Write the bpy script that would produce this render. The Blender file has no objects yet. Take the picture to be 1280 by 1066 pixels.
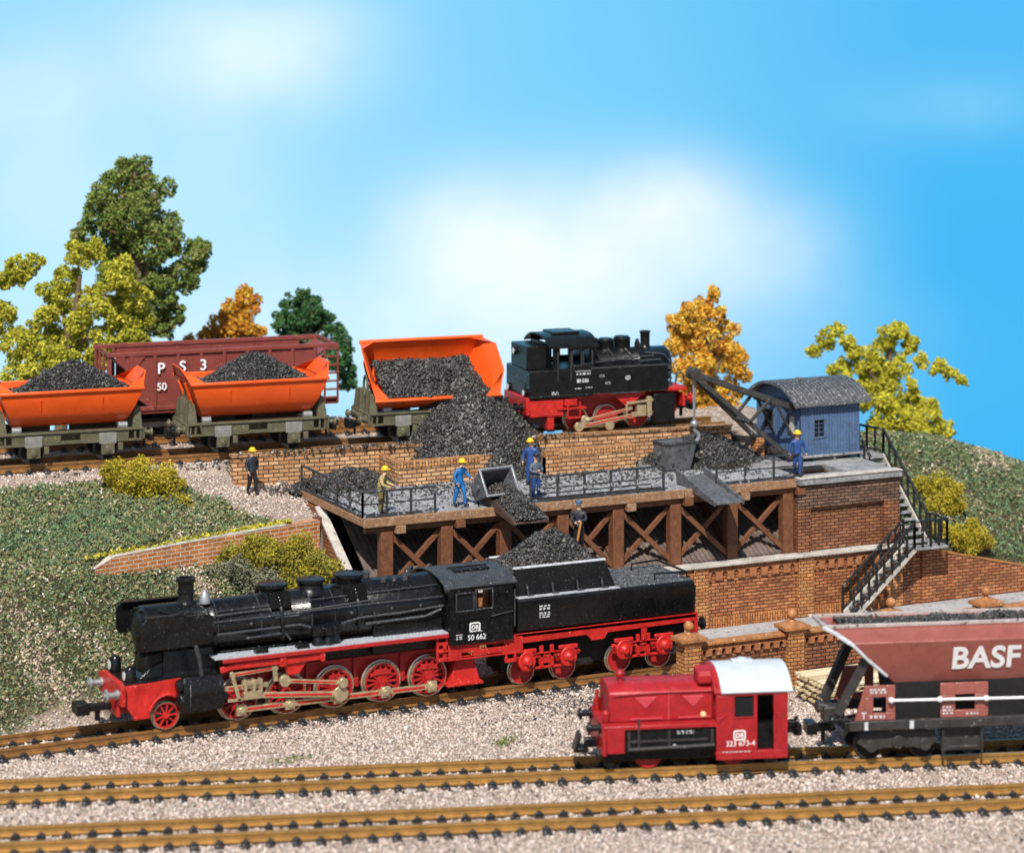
import bpy, bmesh, math, random
import numpy as np
from mathutils import Vector, Matrix
random.seed(7); RNG = np.random.default_rng(7)
sc = bpy.context.scene
col = sc.collection
R = math.radians
PI = math.pi

# ------------------------------------------------------------------ materials
def newmat(name):
    m = bpy.data.materials.new(name); m.use_nodes = True
    nt = m.node_tree; nt.nodes.clear()
    out = nt.nodes.new('ShaderNodeOutputMaterial')
    b = nt.nodes.new('ShaderNodeBsdfPrincipled')
    nt.links.new(b.outputs[0], out.inputs[0])
    return m, nt, b
def mixc(nt, fac, a, b, mode='MIX'):
    n = nt.nodes.new('ShaderNodeMix'); n.data_type = 'RGBA'; n.blend_type = mode
    for sock, val in ((n.inputs[0], fac), (n.inputs[6], a), (n.inputs[7], b)):
        if isinstance(val, (int, float)): sock.default_value = val
        elif isinstance(val, tuple): sock.default_value = (*val, 1)
        else: nt.links.new(val, sock)
    return n.outputs[2]
def noise(nt, vec, scale, detail=4, rough=0.6):
    n = nt.nodes.new('ShaderNodeTexNoise'); n.inputs['Scale'].default_value = scale
    n.inputs['Detail'].default_value = detail; n.inputs['Roughness'].default_value = rough
    nt.links.new(vec, n.inputs['Vector']); return n.outputs[0]
def ramp(nt, fac, p0, p1, c0=(0,0,0), c1=(1,1,1)):
    n = nt.nodes.new('ShaderNodeValToRGB'); nt.links.new(fac, n.inputs[0])
    e = n.color_ramp.elements
    e[0].position = p0; e[0].color = (*c0, 1); e[1].position = p1; e[1].color = (*c1, 1)
    return n.outputs[0]
def coord(nt, which='Object'):
    return nt.nodes.new('ShaderNodeTexCoord').outputs[which]
def bump(nt, b, h, strength, dist):
    n = nt.nodes.new('ShaderNodeBump'); n.inputs['Strength'].default_value = strength
    n.inputs['Distance'].default_value = dist
    nt.links.new(h, n.inputs['Height']); nt.links.new(n.outputs[0], b.inputs['Normal'])
def paint(name, c, rough=0.4, var=0.25, vs=2.5, speck=0.0, sc_=(0.55, 0.53, 0.5), sscale=9.0, metal=0.0, bmp=0.15, bs=14, spec=0.5, dirt=None, dirta=0.5):
    m, nt, b = newmat(name); v = coord(nt)
    dark = tuple(x * (1 - var) for x in c); lite = tuple(min(1, x * (1 + var * 0.6) + 0.004) for x in c)
    n1 = noise(nt, v, vs, 6, 0.65)
    cc = mixc(nt, ramp(nt, n1, 0.32, 0.68), dark, lite)
    if dirt:
        cc = mixc(nt, ramp(nt, noise(nt, v, vs * 2.3 + 1, 8, 0.7), 0.55 - 0.15 * dirta, 0.75), cc, dirt)
    rr = None
    if speck > 0:
        f = ramp(nt, noise(nt, v, sscale, 2, 0.5), 0.72 - speck * 0.1, 0.76 - speck * 0.1)
        cc = mixc(nt, f, cc, sc_)
    nt.links.new(cc, b.inputs['Base Color'])
    rg = ramp(nt, noise(nt, v, vs * 3, 5, 0.6), 0.3, 0.7, (max(0, rough - .1),) * 3, (min(1, rough + .15),) * 3)
    nt.links.new(rg, b.inputs['Roughness'])
    b.inputs['Metallic'].default_value = metal
    b.inputs['Specular IOR Level'].default_value = spec
    if bmp: bump(nt, b, noise(nt, v, bs, 5, 0.6), bmp, 0.03)
    return m
def brick(name, c1, c2, mortar, bw=0.36, rh=0.13, ms=0.016, soot=0.35, sootc=(0.03, 0.026, 0.024), bstr=0.9, lime=0.0, vert=False):
    m, nt, b = newmat(name); uv = coord(nt, 'UV'); ob = coord(nt)
    mp = nt.nodes.new('ShaderNodeMapping'); nt.links.new(uv, mp.inputs[0])
    if vert: mp.inputs['Rotation'].default_value = (0, 0, PI / 2)
    # wobble so courses are hand-cast rather than ruled
    nw = nt.nodes.new('ShaderNodeTexNoise'); nw.inputs['Scale'].default_value = 3.0
    nt.links.new(mp.outputs[0], nw.inputs['Vector'])
    sub = nt.nodes.new('ShaderNodeVectorMath'); sub.operation = 'SUBTRACT'
    nt.links.new(nw.outputs[1], sub.inputs[0]); sub.inputs[1].default_value = (.5, .5, .5)
    scl = nt.nodes.new('ShaderNodeVectorMath'); scl.operation = 'SCALE'; scl.inputs[3].default_value = 0.035
    nt.links.new(sub.outputs[0], scl.inputs[0])
    add = nt.nodes.new('ShaderNodeVectorMath'); nt.links.new(mp.outputs[0], add.inputs[0]); nt.links.new(scl.outputs[0], add.inputs[1])
    t = nt.nodes.new('ShaderNodeTexBrick'); nt.links.new(add.outputs[0], t.inputs['Vector'])
    t.inputs['Scale'].default_value = 1; t.inputs['Brick Width'].default_value = bw
    t.inputs['Row Height'].default_value = rh; t.inputs['Mortar Size'].default_value = ms
    t.inputs['Mortar Smooth'].default_value = 0.25; t.inputs['Bias'].default_value = 0.0
    t.inputs['Color1'].default_value = (*c1, 1); t.inputs['Color2'].default_value = (*c2, 1); t.inputs['Mortar'].default_value = (*mortar, 1)
    cc = mixc(nt, ramp(nt, noise(nt, ob, 1.1, 5, 0.7), 0.35, 0.75, (.72, .70, .70), (1.2, 1.15, 1.1)), t.outputs[0], t.outputs[0])
    mul = mixc(nt, 1.0, t.outputs[0], ramp(nt, noise(nt, ob, 1.3, 6, 0.7), 0.3, 0.72, (.62, .58, .56), (1.25, 1.2, 1.15)), 'MULTIPLY')
    cc = mixc(nt, ramp(nt, noise(nt, ob, 2.1, 8, 0.75), 0.62 - soot * .25, 0.85), mul, sootc)
    cc = mixc(nt, ramp(nt, noise(nt, ob, 7, 6, 0.75), 0.62, 0.72), cc, tuple(min(1, x * 1.5 + .03) for x in c2))
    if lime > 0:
        cc = mixc(nt, ramp(nt, noise(nt, ob, 4.5, 8, 0.8), 0.66 - lime * .12, 0.78), cc, (0.62, 0.58, 0.52))  # pale lime blotches; on red brick they also paint bright edge highlights
    nt.links.new(cc, b.inputs['Base Color']); b.inputs['Roughness'].default_value = 0.62
    b.inputs['Specular IOR Level'].default_value = 0.4
    inv = nt.nodes.new('ShaderNodeMath'); inv.operation = 'SUBTRACT'; inv.inputs[0].default_value = 1
    nt.links.new(t.outputs[1], inv.inputs[1])
    ad = nt.nodes.new('ShaderNodeMath'); ad.operation = 'MULTIPLY_ADD'
    nt.links.new(noise(nt, ob, 16, 4, 0.6), ad.inputs[0]); ad.inputs[1].default_value = 0.5; nt.links.new(inv.outputs[0], ad.inputs[2])
    bump(nt, b, ad.outputs[0], bstr, 0.06)
    return m
def wood(name, c, c2, rough=0.6, dust=0.0, dustc=(0.5, 0.5, 0.5)):
    m, nt, b = newmat(name); uv = coord(nt, 'UV'); ob = coord(nt)
    mp = nt.nodes.new('ShaderNodeMapping'); nt.links.new(ob, mp.inputs[0]); mp.inputs['Scale'].default_value = (1, 1, 1)
    n1 = noise(nt, mp.outputs[0], 5, 6, 0.7)
    cc = mixc(nt, ramp(nt, n1, 0.3, 0.7), c, c2)
    if dust: cc = mixc(nt, ramp(nt, noise(nt, ob, 6, 8, 0.8), 0.62 - .2 * dust, 0.7), cc, dustc)
    nt.links.new(cc, b.inputs['Base Color']); b.inputs['Roughness'].default_value = rough
    b.inputs['Specular IOR Level'].default_value = 0.35
    bump(nt, b, noise(nt, ob, 12, 6, 0.7), 0.5, 0.04)
    return m
def attrmat(name, rough=0.9, spec=0.2, trans=0.0):
    m, nt, b = newmat(name)
    a = nt.nodes.new('ShaderNodeAttribute'); a.attribute_name = 'Col'
    nt.links.new(a.outputs[0], b.inputs['Base Color']); b.inputs['Roughness'].default_value = rough
    b.inputs['Specular IOR Level'].default_value = spec
    if trans:
        tr = nt.nodes.new('ShaderNodeBsdfTranslucent'); nt.links.new(a.outputs[0], tr.inputs[0])
        mx = nt.nodes.new('ShaderNodeMixShader'); mx.inputs[0].default_value = trans
        nt.links.new(b.outputs[0], mx.inputs[1]); nt.links.new(tr.outputs[0], mx.inputs[2])
        nt.links.new(mx.outputs[0], [n for n in nt.nodes if n.type == 'OUTPUT_MATERIAL'][0].inputs[0])
    return m
def glass(name):
    m, nt, b = newmat(name)
    b.inputs['Base Color'].default_value = (.02, .022, .025, 1); b.inputs['Roughness'].default_value = 0.12
    b.inputs['Alpha'].default_value = 0.6; b.inputs['Specular IOR Level'].default_value = 0.25
    return m

M = {}
M['black'] = paint('black_enamel', (0.0042, 0.0044, 0.0050), 0.25, 0.3, 2.5, 0.10, (0.30, 0.30, 0.30), 22, bmp=0.22, bs=10, spec=0.46)
M['black_dusty_glint'] = paint('black_dusty_glint', (0.040, 0.043, 0.048), 0.45, 0.4, 4, 0.6, (0.33, 0.33, 0.34), 14, bmp=0.3, bs=12)  # dusty black; its lighter grey also paints the boiler pipes' highlights
M['black_clean'] = paint('black_satin', (0.0055, 0.0057, 0.0063), 0.30, 0.3, 3, 0, bmp=0.06, spec=0.34)
M['black_rail'] = paint('black_railing', (0.012, 0.012, 0.013), 0.45, 0.3, 3, 0.6, (0.4, 0.4, 0.4), 8, bmp=0.2)
M['greyrail'] = paint('dusty_railing', (0.032, 0.034, 0.038), 0.5, 0.4, 3, 0.9, (0.30, 0.30, 0.31), 5, bmp=0.3)
M['red'] = paint('vermilion_frame', (0.50, 0.016, 0.012), 0.4, 0.3, 2.5, 0.35, (0.6, 0.3, 0.22), 12, bmp=0.25, bs=10)
M['redwheel'] = paint('wheel_red', (0.40, 0.014, 0.014), 0.42, 0.25, 4, 0.0, bmp=0.15)
M['silver'] = paint('worn_nickel', (0.58, 0.47, 0.29), 0.34, 0.3, 5, 0, metal=0.6, bmp=0.15)
M['tyre'] = paint('bright_tyre', (0.58, 0.49, 0.36), 0.28, 0.3, 5, 0, metal=0.85, bmp=0.1)
M['walkway'] = paint('dusty_walkway', (0.42, 0.44, 0.48), 0.6, 0.3, 6, 0.4, (.12, .12, .12), 7, bmp=0.5, bs=22)
M['tanktop'] = paint('dusty_tank_top', (0.075, 0.082, 0.092), 0.6, 0.5, 7, 1.2, (0.35, 0.35, 0.36), 9, bmp=0.8, bs=22)
M['rim'] = paint('dusty_rim', (0.55, 0.57, 0.60), 0.5, 0.25, 5, 0.5, (.1, .1, .1), 9, bmp=0.3)
M['white'] = paint('white_lettering', (0.84, 0.84, 0.84), 0.5, 0.08, 6, bmp=0)
M['wgrey'] = paint('worn_lettering', (0.55, 0.56, 0.57), 0.5, 0.2, 6, bmp=0)
M['lamp'] = paint('lamp_lens', (0.75, 0.76, 0.74), 0.2, 0.05, 6, bmp=0)
M['koef'] = paint('crimson_body', (0.37, 0.013, 0.017), 0.42, 0.22, 1.5, 0.15, (.5, .12, .12), 12, bmp=0.1, bs=6, dirt=(0.22, 0.010, 0.013), dirta=0.55, spec=.4)
M['koefroof'] = paint('pale_roof', (0.50, 0.55, 0.60), 0.5, 0.1, 2, 0, bmp=0.05)
M['hopper'] = paint('hopper_brown', (0.300, 0.085, 0.068), 0.36, 0.12, 1.2, 0, bmp=0.05, bs=5, dirt=(0.22, 0.060, 0.048), dirta=0.4, spec=0.85)
M['hopperdark'] = paint('underframe_grey', (0.034, 0.029, 0.028), 0.5, 0.35, 3, 0.3, (.2, .18, .17), 6)
M['ps3'] = paint('freight_brown', (0.220, 0.045, 0.034), 0.5, 0.2, 1.6, 0.25, (.38, .20, .16), 10, bmp=0.15)
M['orange'] = paint('orange_plastic', (0.78, 0.098, 0.011), 0.35, 0.12, 1.2, 0.2, (0.40, 0.06, 0.01), 14, bmp=0.06, bs=5)
M['olive'] = paint('olive_frame', (0.105, 0.096, 0.056), 0.5, 0.3, 3, 0.5, (0.30, 0.28, 0.18), 9, bmp=0.35)
M['oliveg'] = paint('grey_axle_guard', (0.22, 0.22, 0.20), 0.5, 0.3, 4, 0.3, (0.4, 0.4, 0.4), 9, bmp=0.2)
M['dark'] = paint('dark_interior', (0.010, 0.009, 0.009), 0.8, 0.3, 3, 0, bmp=0)
M['rail'] = paint('rusty_rail', (0.30, 0.145, 0.045), 0.42, 0.35, 2.0, 0, metal=0.25, bmp=0.25, dirt=(0.16, 0.075, 0.03), dirta=0.5)
M['railb'] = paint('brassy_rail', (0.42, 0.230, 0.065), 0.36, 0.25, 1.5, 0, metal=0.3, bmp=0.15, dirt=(0.22, 0.115, 0.04), dirta=0.5)
M['sleeper'] = paint('black_sleeper', (0.018, 0.018, 0.020), 0.45, 0.4, 3, 0.8, (0.35, 0.36, 0.38), 5, bmp=0.4)
M['brick'] = brick('red_brick', (0.30, 0.098, 0.036), (0.52, 0.225, 0.095), (0.026, 0.016, 0.011), 0.37, 0.132, 0.018, 0.16, lime=.16)  # its lime blotches partly paint the highlights on the brick edges
M['frieze'] = paint('frieze_brick', (0.36, 0.135, 0.052), 0.6, 0.35, 4, 0.5, (.6, .42, .28), 9, bmp=.4, bs=18)
M['bricksold'] = brick('soldier_brick', (0.40, 0.14, 0.045), (0.60, 0.26, 0.09), (0.05, 0.028, 0.016), 0.36, 0.115, 0.014, 0.12, vert=True, lime=.1)
M['brickpier'] = brick('pier_brick', (0.45, 0.18, 0.060), (0.62, 0.31, 0.120), (0.05, 0.03, 0.018), 0.30, 0.132, 0.016, 0.15, lime=0.2)
M['bricktan'] = brick('tan_brick', (0.46, 0.22, 0.095), (0.70, 0.44, 0.235), (0.045, 0.030, 0.022), 0.42, 0.16, 0.020, 0.3, lime=0.3)
M['bricktansold'] = brick('tan_soldier', (0.46, 0.22, 0.09), (0.68, 0.38, 0.17), (0.09, 0.055, 0.035), 0.5, 0.135, 0.018, 0.22, vert=True, lime=.15)
M['brickdark'] = brick('dark_brick', (0.23, 0.082, 0.036), (0.38, 0.165, 0.075), (0.020, 0.014, 0.011), 0.37, 0.132, 0.020, 0.35, lime=.10)
M['bricksoot'] = brick('blackened_brick', (0.13, 0.072, 0.050), (0.27, 0.16, 0.11), (0.018, 0.014, 0.012), 0.37, 0.132, 0.020, 0.45)
M['bricklime'] = brick('limed_brick', (0.40, 0.130, 0.036), (0.56, 0.22, 0.070), (0.62, 0.54, 0.44), 0.40, 0.155, 0.020, 0.05, bstr=0.7, lime=0.2)
M['coping'] = paint('ochre_coping', (0.42, 0.175, 0.056), 0.5, 0.35, 3, 0.4, (0.7, 0.52, 0.36), 8, bmp=0.4, dirt=(0.13, 0.065, 0.035), dirta=0.45)
M['ledge'] = paint('grey_ledge', (0.50, 0.46, 0.41), 0.7, 0.35, 2.5, 0.5, (.15, .13, .12), 5, bmp=0.6)
M['slab'] = paint('sooty_slab', (0.33, 0.33, 0.34), 0.7, 0.4, 2.0, 0.8, (.06, .06, .06), 4, bmp=0.7, dirt=(0.09, 0.09, 0.095), dirta=0.8)
M['deck'] = paint('ashen_deck', (0.38, 0.39, 0.41), 0.75, 0.45, 2.0, 0.9, (.03, .03, .03), 5, bmp=0.8, dirt=(0.06, 0.06, 0.065), dirta=0.8)
M['path'] = paint('concrete_path', (0.40, 0.40, 0.41), 0.7, 0.25, 1.2, 0.7, (.14, .11, .09), 5, bmp=0.5, dirt=(0.20, 0.19, 0.19), dirta=0.5)
M['timber'] = wood('brown_timber', (0.100, 0.037, 0.020), (0.225, 0.095, 0.045), 0.5)
M['timberd'] = wood('dark_timber', (0.085, 0.030, 0.018), (0.15, 0.056, 0.030), 0.55)
M['beam'] = wood('edge_beam', (0.20, 0.095, 0.045), (0.36, 0.20, 0.10), 0.6, 0.5, (0.50, 0.47, 0.43))
M['chute'] = paint('ribbed_chute', (0.135, 0.100, 0.082), 0.6, 0.4, 2, 0.5, (.28, .22, .19), 5, bmp=0.4)
M['tray'] = paint('iron_tray', (0.105, 0.110, 0.120), 0.5, 0.5, 4, 0.9, (.03, .03, .03), 5, bmp=0.5)
M['trayb'] = paint('rusty_tray', (0.075, 0.045, 0.034), 0.55, 0.5, 4, 0.5, (.2, .17, .15), 7, bmp=0.5)
M['lumber'] = wood('pale_lumber', (0.60, 0.49, 0.31), (0.80, 0.71, 0.52), 0.7)
M['hut'] = paint('blue_boarding', (0.078, 0.140, 0.262), 0.5, 0.30, 2.2, 0.3, (.22, .28, .36), 9, bmp=0.2, dirt=(.055, .08, .13), dirta=.5)
M['hutroof'] = paint('tarred_roof', (0.10, 0.105, 0.115), 0.5, 0.5, 5, 1.0, (.42, .43, .44), 11, bmp=0.3)
M['jib'] = paint('weathered_jib', (0.040, 0.038, 0.036), 0.5, 0.4, 4, 0.5, (.18, .17, .16), 9, bmp=0.3)
M['steel'] = paint('dull_steel', (0.36, 0.37, 0.38), 0.38, 0.3, 6, 0, metal=0.5, bmp=0.2)
M['skin'] = paint('painted_skin', (0.62, 0.36, 0.22), 0.5, 0.1, 4, bmp=0)
M['helmet'] = paint('yellow_helmet', (0.80, 0.50, 0.012), 0.4, 0.1, 4, bmp=0)
M['cap'] = paint('blue_cap', (0.07, 0.14, 0.22), 0.5, 0.2, 4, bmp=0)
M['navy'] = paint('dark_jacket', (0.018, 0.022, 0.032), 0.45, 0.3, 5, 0.4, (.2, .22, .26), 6, bmp=0.3)
M['blackc'] = paint('black_trousers', (0.008, 0.008, 0.010), 0.5, 0.3, 5, bmp=0.2)
M['blue'] = paint('blue_overalls', (0.014, 0.150, 0.42), 0.45, 0.35, 5, bmp=0.3)
M['blue2'] = paint('royal_overalls', (0.016, 0.060, 0.22), 0.45, 0.3, 5, bmp=0.3)
M['khaki'] = paint('khaki_overalls', (0.40, 0.31, 0.12), 0.5, 0.35, 5, bmp=0.3)
M['khakid'] = paint('khaki_trousers', (0.17, 0.13, 0.045), 0.5, 0.35, 5, bmp=0.3)
M['grey'] = paint('slate_overalls', (0.085, 0.11, 0.15), 0.5, 0.3, 5, bmp=0.3)
M['shovel'] = paint('shovel_handle', (0.48, 0.20, 0.045), 0.5, 0.2, 5, bmp=0.1)
M['trunk'] = wood('tree_bark', (0.10, 0.065, 0.04), (0.20, 0.14, 0.09), 0.8)
M['stone'] = attrmat('loose_stones', 0.75, 0.3)
M['coal'] = attrmat('coal_lumps', 0.42, 0.5)
M['leaf'] = attrmat('foam_leaves', 0.9, 0.15, 0.25)
M['turf'] = attrmat('turf_flakes', 0.95, 0.1)
M['ground'] = attrmat('ground_cover', 0.95, 0.1)
_nt = M['ground'].node_tree
_b = [n for n in _nt.nodes if n.type == 'BSDF_PRINCIPLED'][0]
_a = [n for n in _nt.nodes if n.type == 'ATTRIBUTE'][0]
_cc = mixc(_nt, 1.0, _a.outputs[0], ramp(_nt, noise(_nt, coord(_nt), 9, 8, 0.8), 0.3, 0.7, (.45, .43, .42), (1.35, 1.3, 1.3)), 'MULTIPLY')
_nt.links.new(_cc, _b.inputs['Base Color']); bump(_nt, _b, noise(_nt, coord(_nt), 10, 8, 0.8), 1.0, 0.12)
M['glass'] = glass('cab_glass')

# ------------------------------------------------------------------ mesh builder
SPLIT = {'saddle_plate', 'cab_steps', 'end_strut', 'end_plate', 'window_frame', 'window_pane', 'end_trim', 'deflector_stay', 'lubricator', 'side_ledge', 'bunker_rim', 'front_lamp', 'step_iron', 'side_skirt', 'rod_fluting', 'handrail_post', 'guide_ring', 'brake_gear', 'tub_rail', 'trunnion', 'valve'}
class MB:
    def __init__(s): s.v = []; s.f = []
    def add(s, vs, fs):
        o = len(s.v); s.v += [tuple(p) for p in vs]; s.f += [[i + o for i in f] for f in fs]; return s
    def box(s, x0, x1, y0, y1, z0, z1):
        return s.hexa([(x0,y0,z0),(x1,y0,z0),(x1,y1,z0),(x0,y1,z0),(x0,y0,z1),(x1,y0,z1),(x1,y1,z1),(x0,y1,z1)])
    def hexa(s, p):
        return s.add(p, [[0,3,2,1],[4,5,6,7],[0,1,5,4],[1,2,6,5],[2,3,7,6],[3,0,4,7]])
    def bar(s, p, q, w, h, up=(0,0,1)):
        p = Vector(p); q = Vector(q); d = (q - p).normalized(); up = Vector(up)
        a = d.cross(up)
        if a.length < 1e-4: a = d.cross(Vector((0,1,0)))
        a.normalize(); b = a.cross(d).normalized()
        a *= w / 2; b *= h / 2
        return s.hexa([p-a-b, q-a-b, q+a-b, p+a-b, p-a+b, q-a+b, q+a+b, p+a+b])
    def tube(s, pts, r, n=8, cap=True):
        pts = [Vector(p) for p in pts]; rs = r if isinstance(r, (list, tuple)) else [r] * len(pts)
        o = len(s.v); prev = None
        for i, p in enumerate(pts):
            d = (pts[min(i+1, len(pts)-1)] - pts[max(i-1, 0)]).normalized()
            if prev is None:
                a = d.cross(Vector((0,0,1)))
                if a.length < 1e-3: a = d.cross(Vector((0,1,0)))
            else: a = prev - d * prev.dot(d)
            a.normalize(); prev = a; b = d.cross(a)
            for k in range(n):
                t = 2 * PI * k / n; s.v.append(tuple(p + (a * math.cos(t) + b * math.sin(t)) * rs[i]))
        for i in range(len(pts) - 1):
            for k in range(n):
                s.f.append([o+i*n+k, o+i*n+(k+1)%n, o+(i+1)*n+(k+1)%n, o+(i+1)*n+k])
        if cap:
            s.f.append([o + k for k in range(n)][::-1]); e = o + (len(pts)-1)*n; s.f.append([e + k for k in range(n)])
        return s
    def cyl(s, p, q, r0, r1=None, n=16): return s.tube([p, q], [r0, r0 if r1 is None else r1], n)
    def lathe(s, prof, o=(0,0,0), axis='z', n=20):
        # prof: (r, h) list; closed ends where r==0
        base = len(s.v)
        for r, h in prof:
            for k in range(n):
                t = 2*PI*k/n; c, d = r*math.cos(t), r*math.sin(t)
                p = {'z': (c, d, h), 'x': (h, c, d), 'y': (c, h, d)}[axis]
                s.v.append((p[0]+o[0], p[1]+o[1], p[2]+o[2]))
        flip = axis == 'y'
        for i in range(len(prof)-1):
            for k in range(n):
                f = [base+i*n+k, base+i*n+(k+1)%n, base+(i+1)*n+(k+1)%n, base+(i+1)*n+k]
                s.f.append(f[::-1] if flip else f)
        a = [base+k for k in range(n)]; b = [base+(len(prof)-1)*n+k for k in range(n)]
        s.f.append(a if flip else a[::-1]); s.f.append(b[::-1] if flip else b)
        return s
    def prism(s, poly, a0, a1, axis='x'):
        # poly in the plane perpendicular to axis: x:(y,z) y:(x,z) z:(x,y)
        P = {'x': lambda p, a: (a, p[0], p[1]), 'y': lambda p, a: (p[0], a, p[1]), 'z': lambda p, a: (p[0], p[1], a)}[axis]
        n = len(poly); vs = [P(p, a0) for p in poly] + [P(p, a1) for p in poly]
        fs = [list(range(n))[::-1], list(range(n, 2*n))] + [[i, (i+1)%n, n+(i+1)%n, n+i] for i in range(n)]
        return s.add(vs, fs)
    def ball(s, c, r, n=12, m=8, sz=1.0):
        return s.lathe([(max(1e-4, r*math.sin(PI*i/m)), -r*sz*math.cos(PI*i/m)) for i in range(m+1)], c, 'z', n)
    def panel(s, x0, x1, z0, z1, holes, t0, t1, axis='y'):
        # rectangular plate with rectangular holes, thickness t0..t1 along axis
        xs = sorted({x0, x1, *[h[0] for h in holes], *[h[1] for h in holes]}); zs = sorted({z0, z1, *[h[2] for h in holes], *[h[3] for h in holes]})
        for i in range(len(xs)-1):
            for j in range(len(zs)-1):
                cx, cz = (xs[i]+xs[i+1])/2, (zs[j]+zs[j+1])/2
                if any(h[0] < cx < h[1] and h[2] < cz < h[3] for h in holes): continue
                if axis == 'y': s.box(xs[i], xs[i+1], t0, t1, zs[j], zs[j+1])
                elif axis == 'x': s.box(t0, t1, xs[i], xs[i+1], zs[j], zs[j+1])
                else: s.box(xs[i], xs[i+1], zs[j], zs[j+1], t0, t1)
        return s
    def frame(s, x0, x1, z0, z1, w, t0, t1, axis='y'):
        return s.panel(x0-w, x1+w, z0-w, z1+w, [(x0, x1, z0, z1)], t0, t1, axis)
    def xf(s, mat, start=0):
        for i in range(start, len(s.v)): s.v[i] = tuple(mat @ Vector(s.v[i]))
        return s
    def build(s, name, mat, parent=None, bevel=0.0, smooth=35, loc=None, rot=None):
        if name in SPLIT:
            pcs = s.pieces()
            if len(pcs) > 1:
                out = [q._build(name, mat, parent, bevel, smooth, loc, rot) for q in pcs]; return out[0]
        return s._build(name, mat, parent, bevel, smooth, loc, rot)
    def pieces(s, gap=.03):
        par = list(range(len(s.v)))
        def find(i):
            while par[i] != i: par[i] = par[par[i]]; i = par[i]
            return i
        for f in s.f:
            for i in f[1:]: par[find(i)] = find(f[0])
        comp = {}
        for fi, f in enumerate(s.f): comp.setdefault(find(f[0]), []).append(fi)
        grp = []
        for fs in comp.values():
            ii = {i for fi in fs for i in s.f[fi]}; lo = [min(s.v[i][k] for i in ii) for k in range(3)]; hi = [max(s.v[i][k] for i in ii) for k in range(3)]
            g = [lo, hi, list(fs)]; merged = True
            while merged:
                merged = False
                for h in grp:
                    if all(g[0][k] - gap <= h[1][k] and h[0][k] - gap <= g[1][k] for k in range(3)):
                        g = [[min(a, b) for a, b in zip(g[0], h[0])], [max(a, b) for a, b in zip(g[1], h[1])], g[2] + h[2]]; grp.remove(h); merged = True; break
            grp.append(g)
        out = []
        for g in grp:
            m = MB(); mp = {}
            for fi in g[2]:
                for i in s.f[fi]:
                    if i not in mp: mp[i] = len(m.v); m.v.append(s.v[i])
                m.f.append([mp[i] for i in s.f[fi]])
            out.append(m)
        return sorted(out, key=lambda m: -len(m.f))
    def _build(s, name, mat, parent=None, bevel=0.0, smooth=35, loc=None, rot=None):
        me = bpy.data.meshes.new(name); me.from_pydata(s.v, [], s.f)
        bm = bmesh.new(); bm.from_mesh(me)
        bmesh.ops.recalc_face_normals(bm, faces=bm.faces)
        uvl = bm.loops.layers.uv.new('UVMap')
        for f in bm.faces:
            nn = f.normal; ax = max(range(3), key=lambda k: abs(nn[k]))
            for l in f.loops:
                c = l.vert.co
                l[uvl].uv = (c.x, c.y) if ax == 2 else ((c.x, c.z) if ax == 1 else (c.y, c.z))
            f.smooth = True
        bm.to_mesh(me); bm.free(); me.set_sharp_from_angle(angle=R(smooth))
        mats = mat if isinstance(mat, list) else [mat]
        for m in mats: me.materials.append(m)
        o = bpy.data.objects.new(name, me); col.objects.link(o)
        if parent: o.parent = parent
        if loc: o.location = loc
        if rot: o.rotation_euler = rot
        if bevel:
            b = o.modifiers.new('bevel', 'BEVEL'); b.width = bevel; b.segments = 2; b.limit_method = 'ANGLE'; b.angle_limit = R(40)
            b.harden_normals = False
        return o
def tag(o, label=None, cat=None, group=None, kind=None):
    if label: o['label'] = label
    if cat: o['category'] = cat
    if group: o['group'] = group
    if kind: o['kind'] = kind
    return o
def thing(name, label, cat, loc=(0,0,0), rz=0, group=None):
    o = bpy.data.objects.new(name, None); col.objects.link(o); o.empty_display_size = 0.3
    o.location = loc; o.rotation_euler = (0, 0, rz); return tag(o, label, cat, group)
def copy_tree(o, parent=None):
    c = o.copy(); col.objects.link(c)
    if parent: c.parent = parent
    for ch in list(o.children): copy_tree(ch, c)
    return c
def text(s, size, loc, mat, parent, rot=(PI/2, 0, 0), off=0.0, name='lettering', align='CENTER', sx=1.0, spacing=1.0):
    cu = bpy.data.curves.new(name, 'FONT'); cu.body = s; cu.size = size; cu.offset = off; cu.align_x = align
    cu.extrude = 0.006; cu.space_character = spacing
    t = bpy.data.objects.new(name + '_tmp', cu); col.objects.link(t)
    dg = bpy.context.evaluated_depsgraph_get(); dg.update()
    me = bpy.data.meshes.new_from_object(t.evaluated_get(dg)); bpy.data.objects.remove(t)
    me.materials.clear(); me.materials.append(mat)
    o = bpy.data.objects.new(name, me); col.objects.link(o); o.parent = parent; o.location = loc; o.rotation_euler = rot; o.scale = (sx, 1, 1)
    return o
def np_mesh(name, V, F, mat, colors=None, parent=None, smooth=False):
    me = bpy.data.meshes.new(name); n = len(F); k = F.shape[1]
    me.vertices.add(len(V)); me.vertices.foreach_set('co', V.astype(np.float32).ravel())
    me.loops.add(n * k); me.loops.foreach_set('vertex_index', F.astype(np.int32).ravel())
    me.polygons.add(n); me.polygons.foreach_set('loop_start', np.arange(0, n * k, k, dtype=np.int32))
    me.update(calc_edges=True)
    if smooth: me.polygons.foreach_set('use_smooth', np.ones(n, dtype=bool))
    if colors is not None:
        a = me.color_attributes.new('Col', 'FLOAT_COLOR', 'POINT')
        a.data.foreach_set('color', np.concatenate([colors, np.ones((len(V), 1))], 1).astype(np.float32).ravel())
    me.materials.append(mat)
    o = bpy.data.objects.new(name, me); col.objects.link(o)
    if parent: o.parent = parent
    return o
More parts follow.
